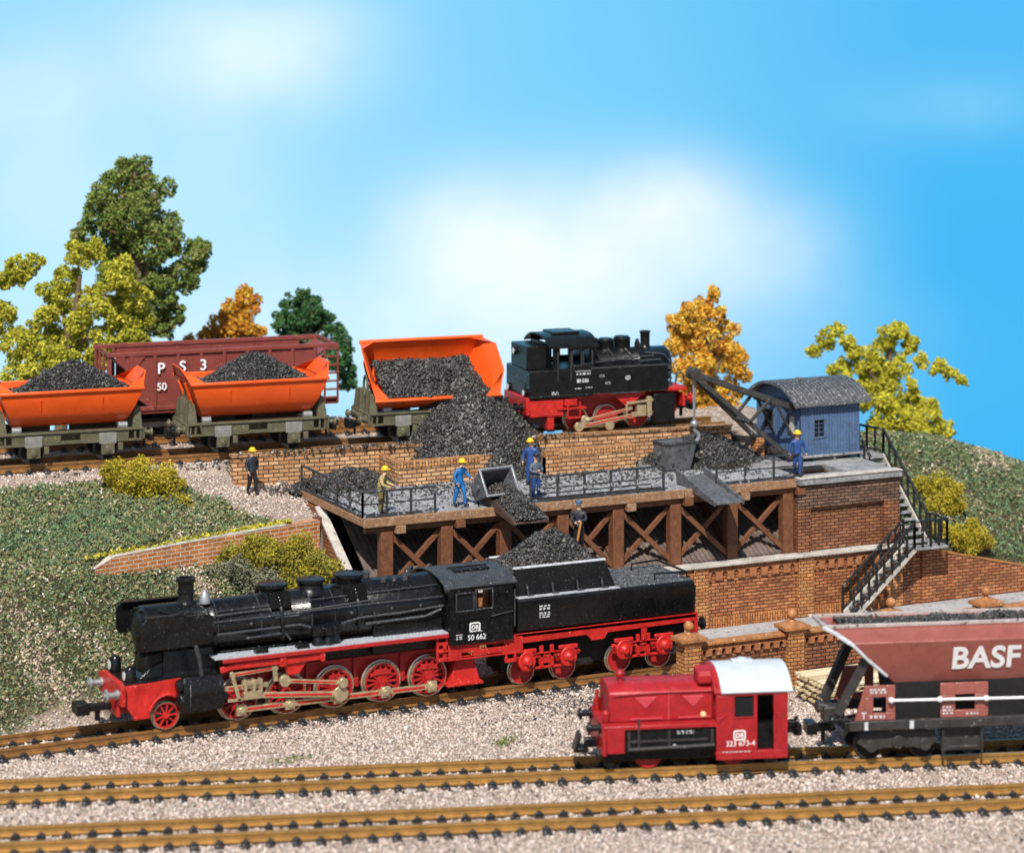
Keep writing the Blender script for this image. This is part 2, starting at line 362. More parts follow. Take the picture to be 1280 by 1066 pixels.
OCT_F = np.array([[0,2,4],[2,1,4],[1,3,4],[3,0,4],[2,0,5],[1,2,5],[3,1,5],[0,3,5]])
def rand_rot(n):
    q = RNG.normal(size=(n, 4)); q /= np.linalg.norm(q, axis=1)[:, None]; w, x, y, z = q.T
    return np.stack([np.stack([1-2*(y*y+z*z), 2*(x*y-z*w), 2*(x*z+y*w)], 1), np.stack([2*(x*y+z*w), 1-2*(x*x+z*z), 2*(y*z-x*w)], 1), np.stack([2*(x*z-y*w), 2*(y*z+x*w), 1-2*(x*x+y*y)], 1)], 1)
def lumps_geo(P, size):
    n = len(P); base = np.array([[1,0,0],[-1,0,0],[0,1,0],[0,-1,0],[0,0,1],[0,0,-1]], float)
    loc = base[None] * RNG.uniform(0.55, 1.25, (n, 6, 1)) + RNG.normal(0, .15, (n, 6, 3))
    V = np.einsum('nij,nkj->nki', rand_rot(n), loc) * np.asarray(size).reshape(-1, 1, 1) + P[:, None]
    F = (OCT_F[None] + (np.arange(n) * 6)[:, None, None]).reshape(-1, 3)
    return V.reshape(-1, 3), F
def flakes_geo(P, size, N=None):
    # small bent leaf quads as two triangles
    n = len(P); a = np.array([[-1,-.6,0],[1,-.6,.25],[1,.6,0],[-1,.6,.3]]) * 1.0
    loc = a[None] * RNG.uniform(.6, 1.3, (n, 4, 1))
    V = np.einsum('nij,nkj->nki', rand_rot(n), loc) * np.asarray(size).reshape(-1, 1, 1) + P[:, None]
    F = (np.array([[0,1,2],[0,2,3]])[None] + (np.arange(n) * 4)[:, None, None]).reshape(-1, 3)
    return V.reshape(-1, 3), F
def pick(cols, n, w=None, jit=0.15):
    c = np.array(cols, float); i = RNG.choice(len(c), n, p=None if w is None else np.array(w) / sum(w))
    return np.clip(c[i] * RNG.uniform(1 - jit, 1 + jit, (n, 1)), 0, 1)

_nt = M['lumber'].node_tree; _b = [n for n in _nt.nodes if n.type == 'BSDF_PRINCIPLED'][0]; _src = _b.inputs['Base Color'].links[0].from_socket
_oi = _nt.nodes.new('ShaderNodeObjectInfo')
_nt.links.new(mixc(_nt, 1.0, _src, ramp(_nt, _oi.outputs['Random'], 0, 1, (.62, .55, .45), (1.1, 1.1, 1.1)), 'MULTIPLY'), _b.inputs['Base Color'])
# ------------------------------------------------------------------ terrain
UO = (2.013, 15.406); UA = R(-5.57)
def upl(u, v): return 0.0971 * (u - UO[0]) + 0.9953 * (v - UO[1])
def ss(a, b, x):
    t = np.clip((x - a) / (b - a), 0, 1); return t * t * (3 - 2 * t)
def fbm(u, v, s):
    r = 0
    for k, (a, b, c) in enumerate(((1.0, .7, .3), (2.1, 1.9, 1.1), (4.3, -3.1, 2.2), (7.9, 6.1, .4))):
        r = r + np.sin(u * a * s + c + 1.7 * np.sin(v * b * s * .8 + c)) * np.cos(v * a * s * 1.1 + b + 1.3 * np.sin(u * s * b * .6)) / (k + 1)
    return r
def vwing(u): return 6.0 + np.clip(u - 2.0, -2, 9.3) * 0.253
def height(u, v):
    ly = upl(u, v); zf = -0.36
    vw = vwing(u)
    zb = 3.88 - 0.055 * np.clip(u - 2, 0, 9); zt = zb + (4.42 - zb) * ss(1.2, 2.3, u)
    fr = zf + (zb - zf) * np.clip((v - 2.2) / (vw - 2.2), 0, 1) ** 0.92
    ztop = 5.85 - 0.7 * ss(7.6, 9.8, u)
    bk = zt + (ztop - zt) * np.clip((v - vw - .15) / (12.4 - vw), 0, 1) ** .8
    L = np.where(v < vw + .15, fr, bk)
    ra = np.where(u < 9.6, ss(-2.5, -1.4, ly), (ly > -1.36) * 1.0)
    L = L + (6.06 - L) * ra
    Mid = np.where(v < 9.9, zf, 5.08); Mid = np.where(ly > -1.36, 6.06, Mid)
    base = np.interp(u, [35.4, 36.9, 41.3, 46, 60], [1.9, 1.74, 0.72, -.1, -.3])
    crest = np.interp(u, [35.4, 38, 40.5, 42.6, 47, 52, 62], [5.05, 5.2, 5.05, 4.75, 3.3, 1.6, -1.0])
    H = np.where(v < 4.75, zf, base + (crest - base) * np.sin(np.clip((v - 4.5) / 7.8, 0, 1) * PI / 2) ** 1.15) - np.clip(v - 12.5, 0, 60) * .16
    r = np.where(u < 11.95, L, np.where(u < 35.45, Mid, H))
    back = np.clip(ly - 8.0, 0, 40) * .22
    return r - np.where(u < 35.45, back, 0)
def grassy(u, v):
    ly = upl(u, v); n = fbm(u, v, 1.3) * .35
    g = np.where(u < 11.9, ss(1.9, 3.0, v + n * 1.6) * (1 - ss(-3.2, -2.3, ly + n * .6)), 0.0)
    g = g * np.where(u > 7.2, 1 - ss(8.3, 9.6, v - (9.4 - u) * .9 + n), 1)
    g = np.where(u > 35.5, ss(4.4, 5.0, v), g)
    return np.where(ly > 8.5, 0.8, g)
us = np.arange(-30, 66, .3); vs = np.arange(-40, 36, .3)
Ug, Vg = np.meshgrid(us, vs, indexing='ij')
Zg = height(Ug, Vg); G = grassy(Ug, Vg)
rng2 = np.random.default_rng(3)
Zg = Zg + (rng2.random(Zg.shape) - .5) * (.03 + .10 * G) + G * .06 * fbm(Ug, Vg, 2.0)
gravel = np.array([.50, .42, .35]); turf = np.array([.085, .088, .045]); soil = np.array([.17, .125, .08]); sootc = np.array([.035, .034, .034])
C0 = gravel[None, None] * (1 + .12 * rng2.standard_normal(Zg.shape))[..., None]
C0 = C0 * (1 - G[..., None]) + turf[None, None] * G[..., None]
bare = (G > .5) * ss(.35, .9, fbm(Ug + 3, Vg, .9)) * .8
C0 = C0 * (1 - bare[..., None]) + soil * bare[..., None]
yard = ((Ug > 11.5) & (Ug < 35) & (Vg > 8) & (upl(Ug, Vg) < -1.2)) * 1.0
sootm = np.maximum(yard * .85, ss(.3, .0, np.abs(upl(Ug, Vg) + 1.8)) * .0)
C0 = C0 * (1 - sootm[..., None]) + sootc * sootm[..., None]
nu, nv = Ug.shape; idx = np.arange(nu * nv).reshape(nu, nv)
F = np.stack([idx[:-1, :-1], idx[1:, :-1], idx[1:, 1:], idx[:-1, 1:]], -1).reshape(-1, 4)
ground = np_mesh('ground', np.stack([Ug, Vg, Zg], -1).reshape(-1, 3), F, M['ground'], np.clip(C0, 0, 1).reshape(-1, 3), smooth=True)
tag(ground, 'layout ground of pale ballast with grassy banks', 'ground', kind='structure')

def gz(u, v):
    a = np.clip((u - us[0]) / .3, 0, nu - 1.001); b = np.clip((v - vs[0]) / .3, 0, nv - 1.001); i = a.astype(int); j = b.astype(int); f = a - i; g = b - j
    return Zg[i, j] * (1 - f) * (1 - g) + Zg[i + 1, j] * f * (1 - g) + Zg[i, j + 1] * (1 - f) * g + Zg[i + 1, j + 1] * f * g
DO = (12.24, -10.31); DA = R(-17.7)
def dloc(u, v):
    a, b = u - DO[0], v - DO[1]; return a * math.cos(DA) + b * math.sin(DA), -a * math.sin(DA) + b * math.cos(DA)
def near_rail(u, v):
    _, y1 = dloc(u, v)
    d = np.minimum(np.abs(np.abs(v + .15) - .75), np.abs(np.abs(y1) - .75))
    d = np.minimum(d, np.abs(np.abs(y1 + 4.82) - .75))
    return np.minimum(d, np.abs(np.abs(upl(u, v)) - .75))
def scatter(n, u0, u1, v0, v1): return RNG.uniform(u0, u1, n), RNG.uniform(v0, v1, n)
# pale ballast stones
u, v = scatter(300000, -20, 44, -28, 4.3)
keep = (RNG.random(len(u)) > grassy(u, v)) & (near_rail(u, v) > .13) & ~((u > 22.5) & (v > 2.2))
px = (u + 26.71) * .9018 - (v + 88.29) * .4321; py = (u + 26.71) * .4321 + (v + 88.29) * .9018
keep &= (np.abs(px / py) < .30)
u, v = u[keep], v[keep]
u2, v2 = scatter(9000, -4, 12.0, 9.0, 14.4); k2 = (RNG.random(len(u2)) > grassy(u2, v2)) & (near_rail(u2, v2) > .13)
u3, v3 = scatter(12000, -14, 34, 12.5, 24); k3 = (near_rail(u3, v3) > .13) & (upl(u3, v3) > -1.2)
u = np.concatenate([u, u2[k2], u3[k3]]); v = np.concatenate([v, v2[k2], v3[k3]])
sz = RNG.uniform(.022, .052, len(u)) * (1 + .6 * (RNG.random(len(u)) < .06))
P = np.stack([u, v, gz(u, v) + .025], 1)
V, F = lumps_geo(P, sz)
cl = pick([(.60, .49, .42), (.76, .68, .62), (.45, .35, .29), (.66, .51, .45), (.28, .20, .16), (.045, .045, .045), (.53, .46, .43)], len(u), [5, 4, 3.4, 4, 1.7, .7, 3])
# spilled coal patch, plus a dark strip painting the locomotive's shade along the track
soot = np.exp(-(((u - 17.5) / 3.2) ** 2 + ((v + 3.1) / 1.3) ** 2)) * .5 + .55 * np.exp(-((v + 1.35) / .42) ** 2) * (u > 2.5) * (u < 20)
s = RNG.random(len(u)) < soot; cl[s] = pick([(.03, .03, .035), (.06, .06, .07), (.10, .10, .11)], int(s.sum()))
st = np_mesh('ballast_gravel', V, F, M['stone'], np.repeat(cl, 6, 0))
tag(st, 'pale pinkish ballast gravel spread between the tracks', 'gravel', kind='stuff')
# turf flakes
def turf_patch(name, label, n, u0, u1, v0, v1, cols, w, extra=None):
    u, v = scatter(n, u0, u1, v0, v1); k = RNG.random(n) < grassy(u, v)
    if extra is not None: k &= extra(u, v)
    u, v = u[k], v[k]; n = len(u)
    nc = n // 14; ci = RNG.integers(0, nc, n); cu, cv = u[:nc], v[:nc]; hh = RNG.uniform(.03, .17, nc)[ci]; isc = RNG.random(n) < .72
    rr = RNG.normal(0, .055, (n, 2)); u = np.where(isc, cu[ci] + rr[:, 0], u); v = np.where(isc, cv[ci] + rr[:, 1], v)
    z = gz(u, v) + np.where(isc, hh * RNG.uniform(.2, 1, n), np.abs(RNG.normal(0, .03, n))) + .02
    V, F = flakes_geo(np.stack([u, v, z], 1), RNG.uniform(.022, .058, n))
    nn = .9 * fbm(u, v, .55) + .5 * fbm(v + 4, u, 1.7) + RNG.normal(0, .55, n) - 1.1 * (1 - ss(2.5, 5.0, v)) * (u < 12)
    c = pick(cols, n, w); srt = pick(cols[:2], n); c = np.where((nn > .9)[:, None], srt, c)
    tan = pick([(.58, .47, .36), (.42, .33, .22), (.68, .57, .47)], n); c = np.where((nn < -1.45)[:, None], tan, c)
    o = np_mesh(name, V, F, M['turf'], np.repeat(c, 4, 0)); tag(o, label, 'grass', kind='stuff')
GC = [(.120, .200, .098), (.165, .245, .135), (.25, .24, .105), (.18, .195, .085), (.34, .29, .17), (.065, .085, .045), (.64, .58, .48)]
turf_patch('grass', 'short blue green and olive turf on the left bank', 250000, -15, 12, 2.0, 13.6, GC, [3, 3, 4, 4, 3, 2, .45], lambda u, v: ~((u > 2) & (v - vwing(u) > -.10) & (v - vwing(u) < .33)))
turf_patch('grass', 'green turf with tan bare patches on the right hill', 150000, 35.6, 56, 4.5, 20, GC, [5, 5, 3, 4, 2, 2, .5])

# ------------------------------------------------------------------ sky
def sky():
    m, nt, b = newmat('painted_sky')
    em = nt.nodes.new('ShaderNodeEmission'); out = [n for n in nt.nodes if n.type == 'OUTPUT_MATERIAL'][0]
    nt.links.new(em.outputs[0], out.inputs[0]); nt.nodes.remove(b)
    uv = coord(nt, 'UV'); sp = nt.nodes.new('ShaderNodeSeparateXYZ'); nt.links.new(uv, sp.inputs[0])
    cl_n = noise(nt, uv, 5.0, 6, 0.6); cl_n2 = noise(nt, uv, 2.2, 3, 0.5)
    def math_(op, a, c):
        n = nt.nodes.new('ShaderNodeMath'); n.operation = op
        for i, x in enumerate((a, c)):
            if isinstance(x, (int, float)): n.inputs[i].default_value = x
            else: nt.links.new(x, n.inputs[i])
        return n.outputs[0]
    X, Y = sp.outputs[0], sp.outputs[1]
    # wide wash: pale at the left, deep cyan blue at the right
    t = math_('ADD', math_('DIVIDE', math_('SUBTRACT', X, SKY['x0']), SKY['x1'] - SKY['x0']), math_('MULTIPLY', math_('SUBTRACT', cl_n2, .5), .3))
    basec = nt.nodes.new('ShaderNodeValToRGB'); nt.links.new(t, basec.inputs[0]); e = basec.color_ramp.elements
    e[0].position = 0.0; e[0].color = (.40, .74, .945, 1); e[1].position = 1.0; e[1].color = (.050, .44, .83, 1)
    k = basec.color_ramp.elements.new(.55); k.color = (.215, .62, .905, 1)
    c = basec.outputs[0]
    c = mixc(nt, ramp(nt, math_('DIVIDE', math_('SUBTRACT', Y, SKY['ybot']), SKY['ytop'] - SKY['ybot']), 0, 1, (.0,) * 3, (.38,) * 3), c, (.13, .50, .85))
    def blob(c, cx, cy, rx, ry, amt, white=(.93, .97, 1.0), dn=.55):
        dx = math_('DIVIDE', math_('SUBTRACT', X, cx), rx); dy = math_('DIVIDE', math_('SUBTRACT', Y, cy), ry)
        d = math_('ADD', math_('MULTIPLY', dx, dx), math_('MULTIPLY', dy, dy))
        d = math_('ADD', d, math_('MULTIPLY', math_('SUBTRACT', cl_n, .5), dn))
        return mixc(nt, math_('MULTIPLY', math_('POWER', 0.5, math_('MULTIPLY', math_('MAXIMUM', d, 0.0), 2.6)), amt), c, white)
    for bl in SKY['blobs']: c = blob(c, *bl)
    nt.links.new(c, em.inputs[0]); em.inputs[1].default_value = 1.0
    SO = (-26.71, -88.29); RAD = 250.0; na, nz = 64, 8; Z0, Z1 = -70.0, 110.0
    mb = MB(); uvs = []
    a0, a1 = -52, 52
    for i in range(na + 1):
        for j in range(nz + 1):
            a = R(25.6 + a0 + (a1 - a0) * i / na); mb.v.append((SO[0] + RAD * math.sin(a), SO[1] + RAD * math.cos(a), Z0 + (Z1 - Z0) * j / nz))
            uvs.append((i / na * 4.457, j / nz * 2))
    for i in range(na):
        for j in range(nz): p = i * (nz + 1) + j; mb.f.append([p, p + 1, p + nz + 2, p + nz + 1])
    me = bpy.data.meshes.new('sky'); me.from_pydata(mb.v, [], mb.f); l = me.uv_layers.new(name='UVMap')
    for lp in me.loops: l.data[lp.index].uv = uvs[lp.vertex_index]
    for p in me.polygons: p.use_smooth = True
    me.materials.append(m); o = bpy.data.objects.new('sky', me); col.objects.link(o)
    tag(o, 'blue studio sky backdrop with a soft white cloud', 'sky', kind='structure')
def skyuv(px, py):
    a = math.degrees(math.atan((px - 640) / 3385.0)); D = 250.0 * math.cos(R(a))
    z = 25.3 - (py + 28) / 3385.0 * D
    return ((a + 52) / 104 * 4.457, (z + 70) / 180 * 2)
def sb(px, py, rx, ry, amt, white=(.93, .97, 1.0), dn=.55):
    c = skyuv(px, py); a = skyuv(px + rx, py); b_ = skyuv(px, py - ry)
    return (c[0], c[1], a[0] - c[0], b_[1] - c[1], amt, white, dn)
SKY = dict(x0=skyuv(60, 300)[0], x1=skyuv(1200, 300)[0], ybot=skyuv(600, 330)[1], ytop=skyuv(600, 60)[1],
    blobs=[sb(600, 430, 480, 130, .55, (.74, .91, 1.0), .8), sb(690, 340, 215, 135, .74, dn=.9), sb(590, 310, 130, 110, .60, dn=1.1), sb(835, 255, 110, 78, .66, dn=1.2), sb(770, 300, 200, 115, .52, dn=.9), sb(950, 320, 130, 100, .40, (.80, .93, 1.0), 1.0),
           sb(300, 60, 210, 110, .75, (.80, .93, .99), 1.0), sb(40, 110, 200, 90, .40, (.72, .90, .99), 1.1), sb(60, 250, 190, 140, .45, (.66, .87, .98), 1.0), sb(270, 260, 150, 150, .35, (.72, .89, .99), .9), sb(250, 410, 420, 90, .45, (.74, .91, .99), .8), sb(1180, 130, 160, 60, .22, (.5, .8, .97), 1.2)])
sky()

# ------------------------------------------------------------------ tracks
def track(label, o, ang, x0, x1, zr, matr, sp=0.75, group='railway tracks'):
    t = thing('railway_track', label, 'railway track', (o[0], o[1], zr), ang, group)
    for s in (-1, 1):
        mb = MB(); prof = [(-.12, -.29), (.12, -.29), (.12, -.25), (.035, -.22), (.035, -.10), (.065, -.08), (.065, 0), (-.065, 0), (-.065, -.08), (-.035, -.10), (-.035, -.22), (-.12, -.25)]
        mb.prism([(s * .75 + a, b) for a, b in prof], x0, x1, 'x'); mb.build('rail', matr, t)
    mb = MB(); mb.box(-.15, .15, -1.28, 1.28, -.42, -.285)
    for s in (-1, 1):
        for d in (-.17, .17): mb.box(-.12, .12, s * .75 + d - .06, s * .75 + d + .06, -.29, -.21); mb.cyl((0, s * .75 + d, -.21), (0, s * .75 + d, -.16), .05, n=6)
    first = mb.build('sleeper', M['sleeper'], t, bevel=.015); n = int((x1 - x0) / sp); first.location = (x0 + .3, 0, 0)
    for i in range(1, n):
        c = first.copy(); col.objects.link(c); c.parent = t; c.location = (x0 + .3 + i * sp, RNG.uniform(-.03, .03), RNG.uniform(-.012, .012)); c.rotation_euler = (0, 0, RNG.uniform(-.02, .02))
    return t
track('rusty railway track under the large black steam locomotive', (0, -.15), 0, -18, 24.5, 0, M['rail'])
track('golden brown railway track under the small red diesel locomotive', DO, DA, -34, 24, 0, M['railb'])
track('golden railway track in front of all others, nothing standing on it', (DO[0] - .304 * 4.82, DO[1] - .9527 * 4.82), DA, -36, 24, 0, M['railb'])
track('rusty raised railway track under the orange skip wagons', UO, UA, -17, 29.5, 6.4, M['rail'])
track('raised railway track under the brown open hopper wagon at the back', (UO[0] + .0971 * 4.6, UO[1] + .9953 * 4.6), UA, -17, 26, 6.4, M['rail'])

# ------------------------------------------------------------------ brick walls and trestle
def niches(mb, x0, x1, z0, z1, n, t0, t1, wfrac=.5, hfrac=.78):
    w = (x1 - x0) / n
    for i in range(n):
        c = x0 + (i + .5) * w; hw = w * wfrac / 2; zt = z0 + (z1 - z0) * hfrac; za = zt - hw
        arc = [(c - hw, z0), (c - hw, za)] + [(c - hw * math.cos(PI * k / 8), za + hw * math.sin(PI * k / 8)) for k in range(1, 5)]
        mb.prism([(c - w/2, z0)] + arc + [(c, z1), (c - w/2, z1)], t0, t1, 'y')
        arc2 = [(2*c - x, z) for x, z in arc]
        mb.prism([(c + w/2, z0)] + arc2 + [(c, z1), (c + w/2, z1)], t0, t1, 'y')
def retaining_wall():
    t = thing('retaining_wall', 'long red brick retaining wall with arched niches below the timber trestle', 'wall', (0, 4.4, 0))
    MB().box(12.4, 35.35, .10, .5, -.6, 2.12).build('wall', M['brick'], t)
    piers = [(12.45, 13.1), (16.8, 17.45), (21.2, 21.85), (25.6, 26.25), (30.4, 31.1), (34.6, 35.35)]
    for a, b in piers: MB().box(a, b, -.06, .11, -.6, 2.12).build('pilaster', M['brickpier'], t, bevel=.012)
    fr = MB(); so = MB(); bd = MB()
    for (a, b), (c, d) in zip(piers[:-1], piers[1:]):
        niches(fr, b, c, 1.56, 1.98, 8, .01, .12, .42, .8); bd.box(b, c, .02, .12, 1.98, 2.10); so.box(b, c, .01, .12, -.6, .12)
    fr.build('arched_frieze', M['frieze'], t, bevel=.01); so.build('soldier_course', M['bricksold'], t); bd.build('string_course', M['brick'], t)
    mb = MB()
    n = 40
    for i in range(n):
        a = 12.4 + 22.95 * i / n; b = 12.4 + 22.95 * (i + 1) / n - .004; d = random.uniform(-.015, .015)
        mb.box(a, b, -.14 + d, .45, 2.12, 2.23 + d)
    mb.build('coping', M['ledge'], t, bevel=.015)
retaining_wall()
def tower():
    t = thing('brick_tower', 'red brick platform tower carrying the blue crane hut, blackened at the top', 'tower', (0, 4.7, 0))
    x0, x1 = 30.55, 35.4
    MB().box(x0 + .02, x1 - .02, .14, 5.3, 2.24, 4.5).build('wall', M['brickdark'], t)
    for a, b in ((x0, x0 + .6), (x1 - .75, x1)):
        MB().box(a, b, -.04, .2, 2.24, 4.0).build('pilaster', M['brickdark'], t, bevel=.012)
    mb = MB(); mb.panel(x0, x1, -.04, 5.3, [(31.0, 33.3, .75, 2.5)], 4.0 + .5, 4.94, 'z'); mb.box(x0, x1, -.04, .2, 4.0, 4.5)
    mb.build('sooty_band', M['bricksoot'], t)
    s = MB(); s.panel(x0 - .02, 36.9, -.20, 5.3, [(31.0, 33.3, .75, 2.5), (35.42, 36.9, -.2, 3.3)], 4.942, 5.2, 'z')
    s.build('platform_slab', M['slab'], t, bevel=.02)
    s = MB(); s.box(x0 - .02, x1 + .03, -.24, .30, 5.2, 5.235); s.build('slab_edging', M['ledge'], t, bevel=.01)
    pl = MB()
    for i in range(14): pl.box(31.0, 33.3, .77 + i * .124, .77 + i * .124 + .115, 4.5, 4.53 + random.uniform(0, .015))
    pl.build('pit_floor', wood('pit_boards', (.10, .085, .06), (.20, .17, .12), .8), t)
    MB().hexa([(31.0,2.2,5.205),(33.2,2.2,5.205),(33.2,2.75,5.205),(31.0,2.75,5.205),(31.0,2.2,5.26),(33.2,2.2,5.26),(33.2,2.75,5.26),(31.0,2.75,5.26)]).build('pit_cover', M['slab'], t, bevel=.01)
tower()
def right_wing():
    t = thing('stair_wall', 'red brick wall under and beside the stair landing, sloping down to the right', 'wall', (0, 4.35, 0))
    MB().box(35.36, 36.86, .12, .6, -.6, 2.08).build('wall', M['brick'], t)
    for a, b in ((35.9, 36.1), (36.72, 36.95)): pass
    MB().box(35.4, 35.75, .03, .13, -.6, 2.08).build('pilaster', M['brickdark'], t, bevel=.01)
    MB().box(36.3, 36.9, .02, .13, -.6, 2.08).build('pilaster', M['brick'], t, bevel=.01)
    MB().prism([(36.9, -.6), (50, -.6), (50, -.45), (41.3, .76), (36.9, 1.80)], .04, .5, 'y').build('sloping_panel', M['brick'], t)
    mb = MB(); mb.bar((36.9, .26, 1.83), (41.3, .26, .79), .52, .06); mb.bar((41.3, .26, .79), (50, .26, -.42), .52, .06); mb.build('coping', M['coping'], t, bevel=.01)
right_wing()
MBp = MB(); MBp.box(22.8, 50, 2.25, 4.3, -.5, -.27); o = MBp.build('path', M['path'], bevel=.02); tag(o, 'grey concrete path between the parapet and the retaining wall', 'path', kind='structure')

def parapet():
    t = thing('brick_parapet', 'low ochre brick parapet with ball topped pillars behind the red diesel', 'wall', (0, -4.6, 0))
    P = [20.45, 24.72, 28.97, 33.21, 37.46, 41.7]
    for a, b in zip(P[:-1], P[1:]):
        w = MB(); w.box(a + .3, b - .3, .14, .40, -.6, 1.2); w.box(a + .3, b - .3, .10, .40, 1.45, 1.58); w.build('wall_panel', M['brickdark'], t)  # panels in a darker brick than the pillars
        f = MB(); niches(f, a + .35, b - .35, 1.2, 1.452, 9, .06, .22, .42, .9); f.build('arched_frieze', M['frieze'], t)
        MB().box(a + .3, b - .3, .2, .40, 1.2, 1.452).build('frieze_back', M['brickdark'], t)
        MB().prism([(-.0, 1.582), (.5, 1.582), (.5, 1.68), (.25, 1.74), (0, 1.68)], a + .3, b - .3, 'x').build('coping', M['coping'], t, bevel=.012)
    for p in P:
        k = MB().box(p - .33, p + .33, -.10, .56, -.6, 1.66).build('pillar', M['brickpier'], t, bevel=.015)
        c = MB(); c.box(p - .38, p + .38, -.13, .57, 1.66, 1.80); c.box(p - .53, p + .53, -.22, .62, 1.80, 1.95); c.hexa([(p-.46,-.16,1.95),(p+.46,-.16,1.95),(p+.46,.56,1.95),(p-.46,.56,1.95),(p-.2,.05,2.05),(p+.2,.05,2.05),(p+.2,.41,2.05),(p-.2,.41,2.05)])
        c.build('cap', M['coping'], k, bevel=.02)
        b = MB(); b.lathe([(.11, 2.05), (.08, 2.1), (.07, 2.14)], (p, .23, 0)); b.ball((p, .23, 2.30), .185); b.build('ball_finial', M['coping'], k)
parapet()
def wing_wall():
    t = thing('wing_wall', 'lime streaked orange brick wing wall half buried in the grassy bank', 'wall', (2.0, 5.95, 0), R(14.2))
    MB().prism([(-.2, 3.0), (9.7, 2.0), (9.7, 4.56), (5.2, 4.50), (.6, 4.38), (-.2, 4.05)], -.04, .35, 'y').build('wall', M['bricklime'], t)
    mb = MB()
    pts = [(-.25, 4.06), (.6, 4.39), (2, 4.43), (3.6, 4.48), (5.2, 4.51), (7, 4.54), (8.2, 4.55)]
    for (a, za), (b, zb) in zip(pts[:-1], pts[1:]): mb.bar((a, .15, za + .01), (b, .15, zb + .01), .38, .055)
    mb.build('coping', M['ledge'], t, bevel=.02)
wing_wall()
def upper_wall():
    t = thing('upper_retaining_wall', 'sooty tan brick wall holding up the skip wagon track', 'wall', (UO[0], UO[1], 0), UA)
    MB().box(7.75, 29.4, -1.62, -1.3, 4.9, 6.33).build('wall', M['bricktan'], t, bevel=.02)
    mb = MB(); x = 7.7
    while x < 29.4:
        mb.box(x, min(29.45, x + .44), -1.67 + random.uniform(-.012, .012), -1.25, 6.332, 6.42 + random.uniform(-.012, .012)); x += .45
    mb.build('coping', M['bricktan'], t, bevel=.012)
upper_wall()
def bunker(label, x0, x1, y, side):
    t = thing('bunker_wall', label, 'wall', (0, y, 0), 0, 'coal bunker walls')
    MB().box(x0, x1, 0, .34, 4.9, 5.84).build('wall', M['bricktan'], t, bevel=.015)
    MB().box(x0 - .01, x1 + .01, -.03, .37, 5.842, 6.09).build('soldier_course', M['bricktansold'], t, bevel=.015)
    e = x0 if side < 0 else x1 - .34
    MB().box(e, e + .34, .345, 3.0, 4.9, 6.08).build('return_wall', M['bricktan'], t, bevel=.015)
    p = x1 - .6 if side < 0 else x0
    MB().box(p, p + .6, -.05, .39, 4.9, 6.1).build('end_pier', M['bricktan'], t, bevel=.015)
bunker('tan brick bunker wall left of the big coal heap', 15.6, 19.75, 10.4, -1)
bunker('tan brick bunker wall right of the big coal heap', 21.95, 26.1, 10.1, 1)
o = MB().box(31.55, 31.95, 9.6, 10.1, 5.0, 6.0).build('brick_pier', M['brickpier'], bevel=.02); tag(o, 'short orange brick pier beside the crane hut coal', 'pier')

def deck():
    t = thing('loading_deck', 'ash grey loading deck with brown edge beams on top of the trestle', 'deck')
    mb = MB(); n = 44
    for i in range(n):
        a = 11.85 + (30.52 - 11.85) * i / n; b = 11.85 + (30.52 - 11.85) * (i + 1) / n
        z = 5.15 + random.uniform(-.012, .012); mb.box(a, b - .02, 4.86, 11.2, 5.03, z)
    mb.build('decking', M['deck'], t, bevel=.008)
    mb = MB(); x = 11.75
    for L in (4.3, 4.4, 4.9, 5.15):
        mb.box(x, x + L - .02, 4.66, 4.845, 4.86 + random.uniform(-.01, .01), 5.19); x += L
    mb.build('edge_beam', M['beam'], t, bevel=.02)
    MB().box(11.72, 11.84, 4.86, 11.2, 4.9, 5.19).build('edge_beam', M['beam'], t, bevel=.02)
    mb = MB()
    for y in (5.6, 6.4): mb.box(18.8, 24.8, y, y + .07, 5.155, 5.20)
    mb.build('tub_rail', M['greyrail'], t)
deck()
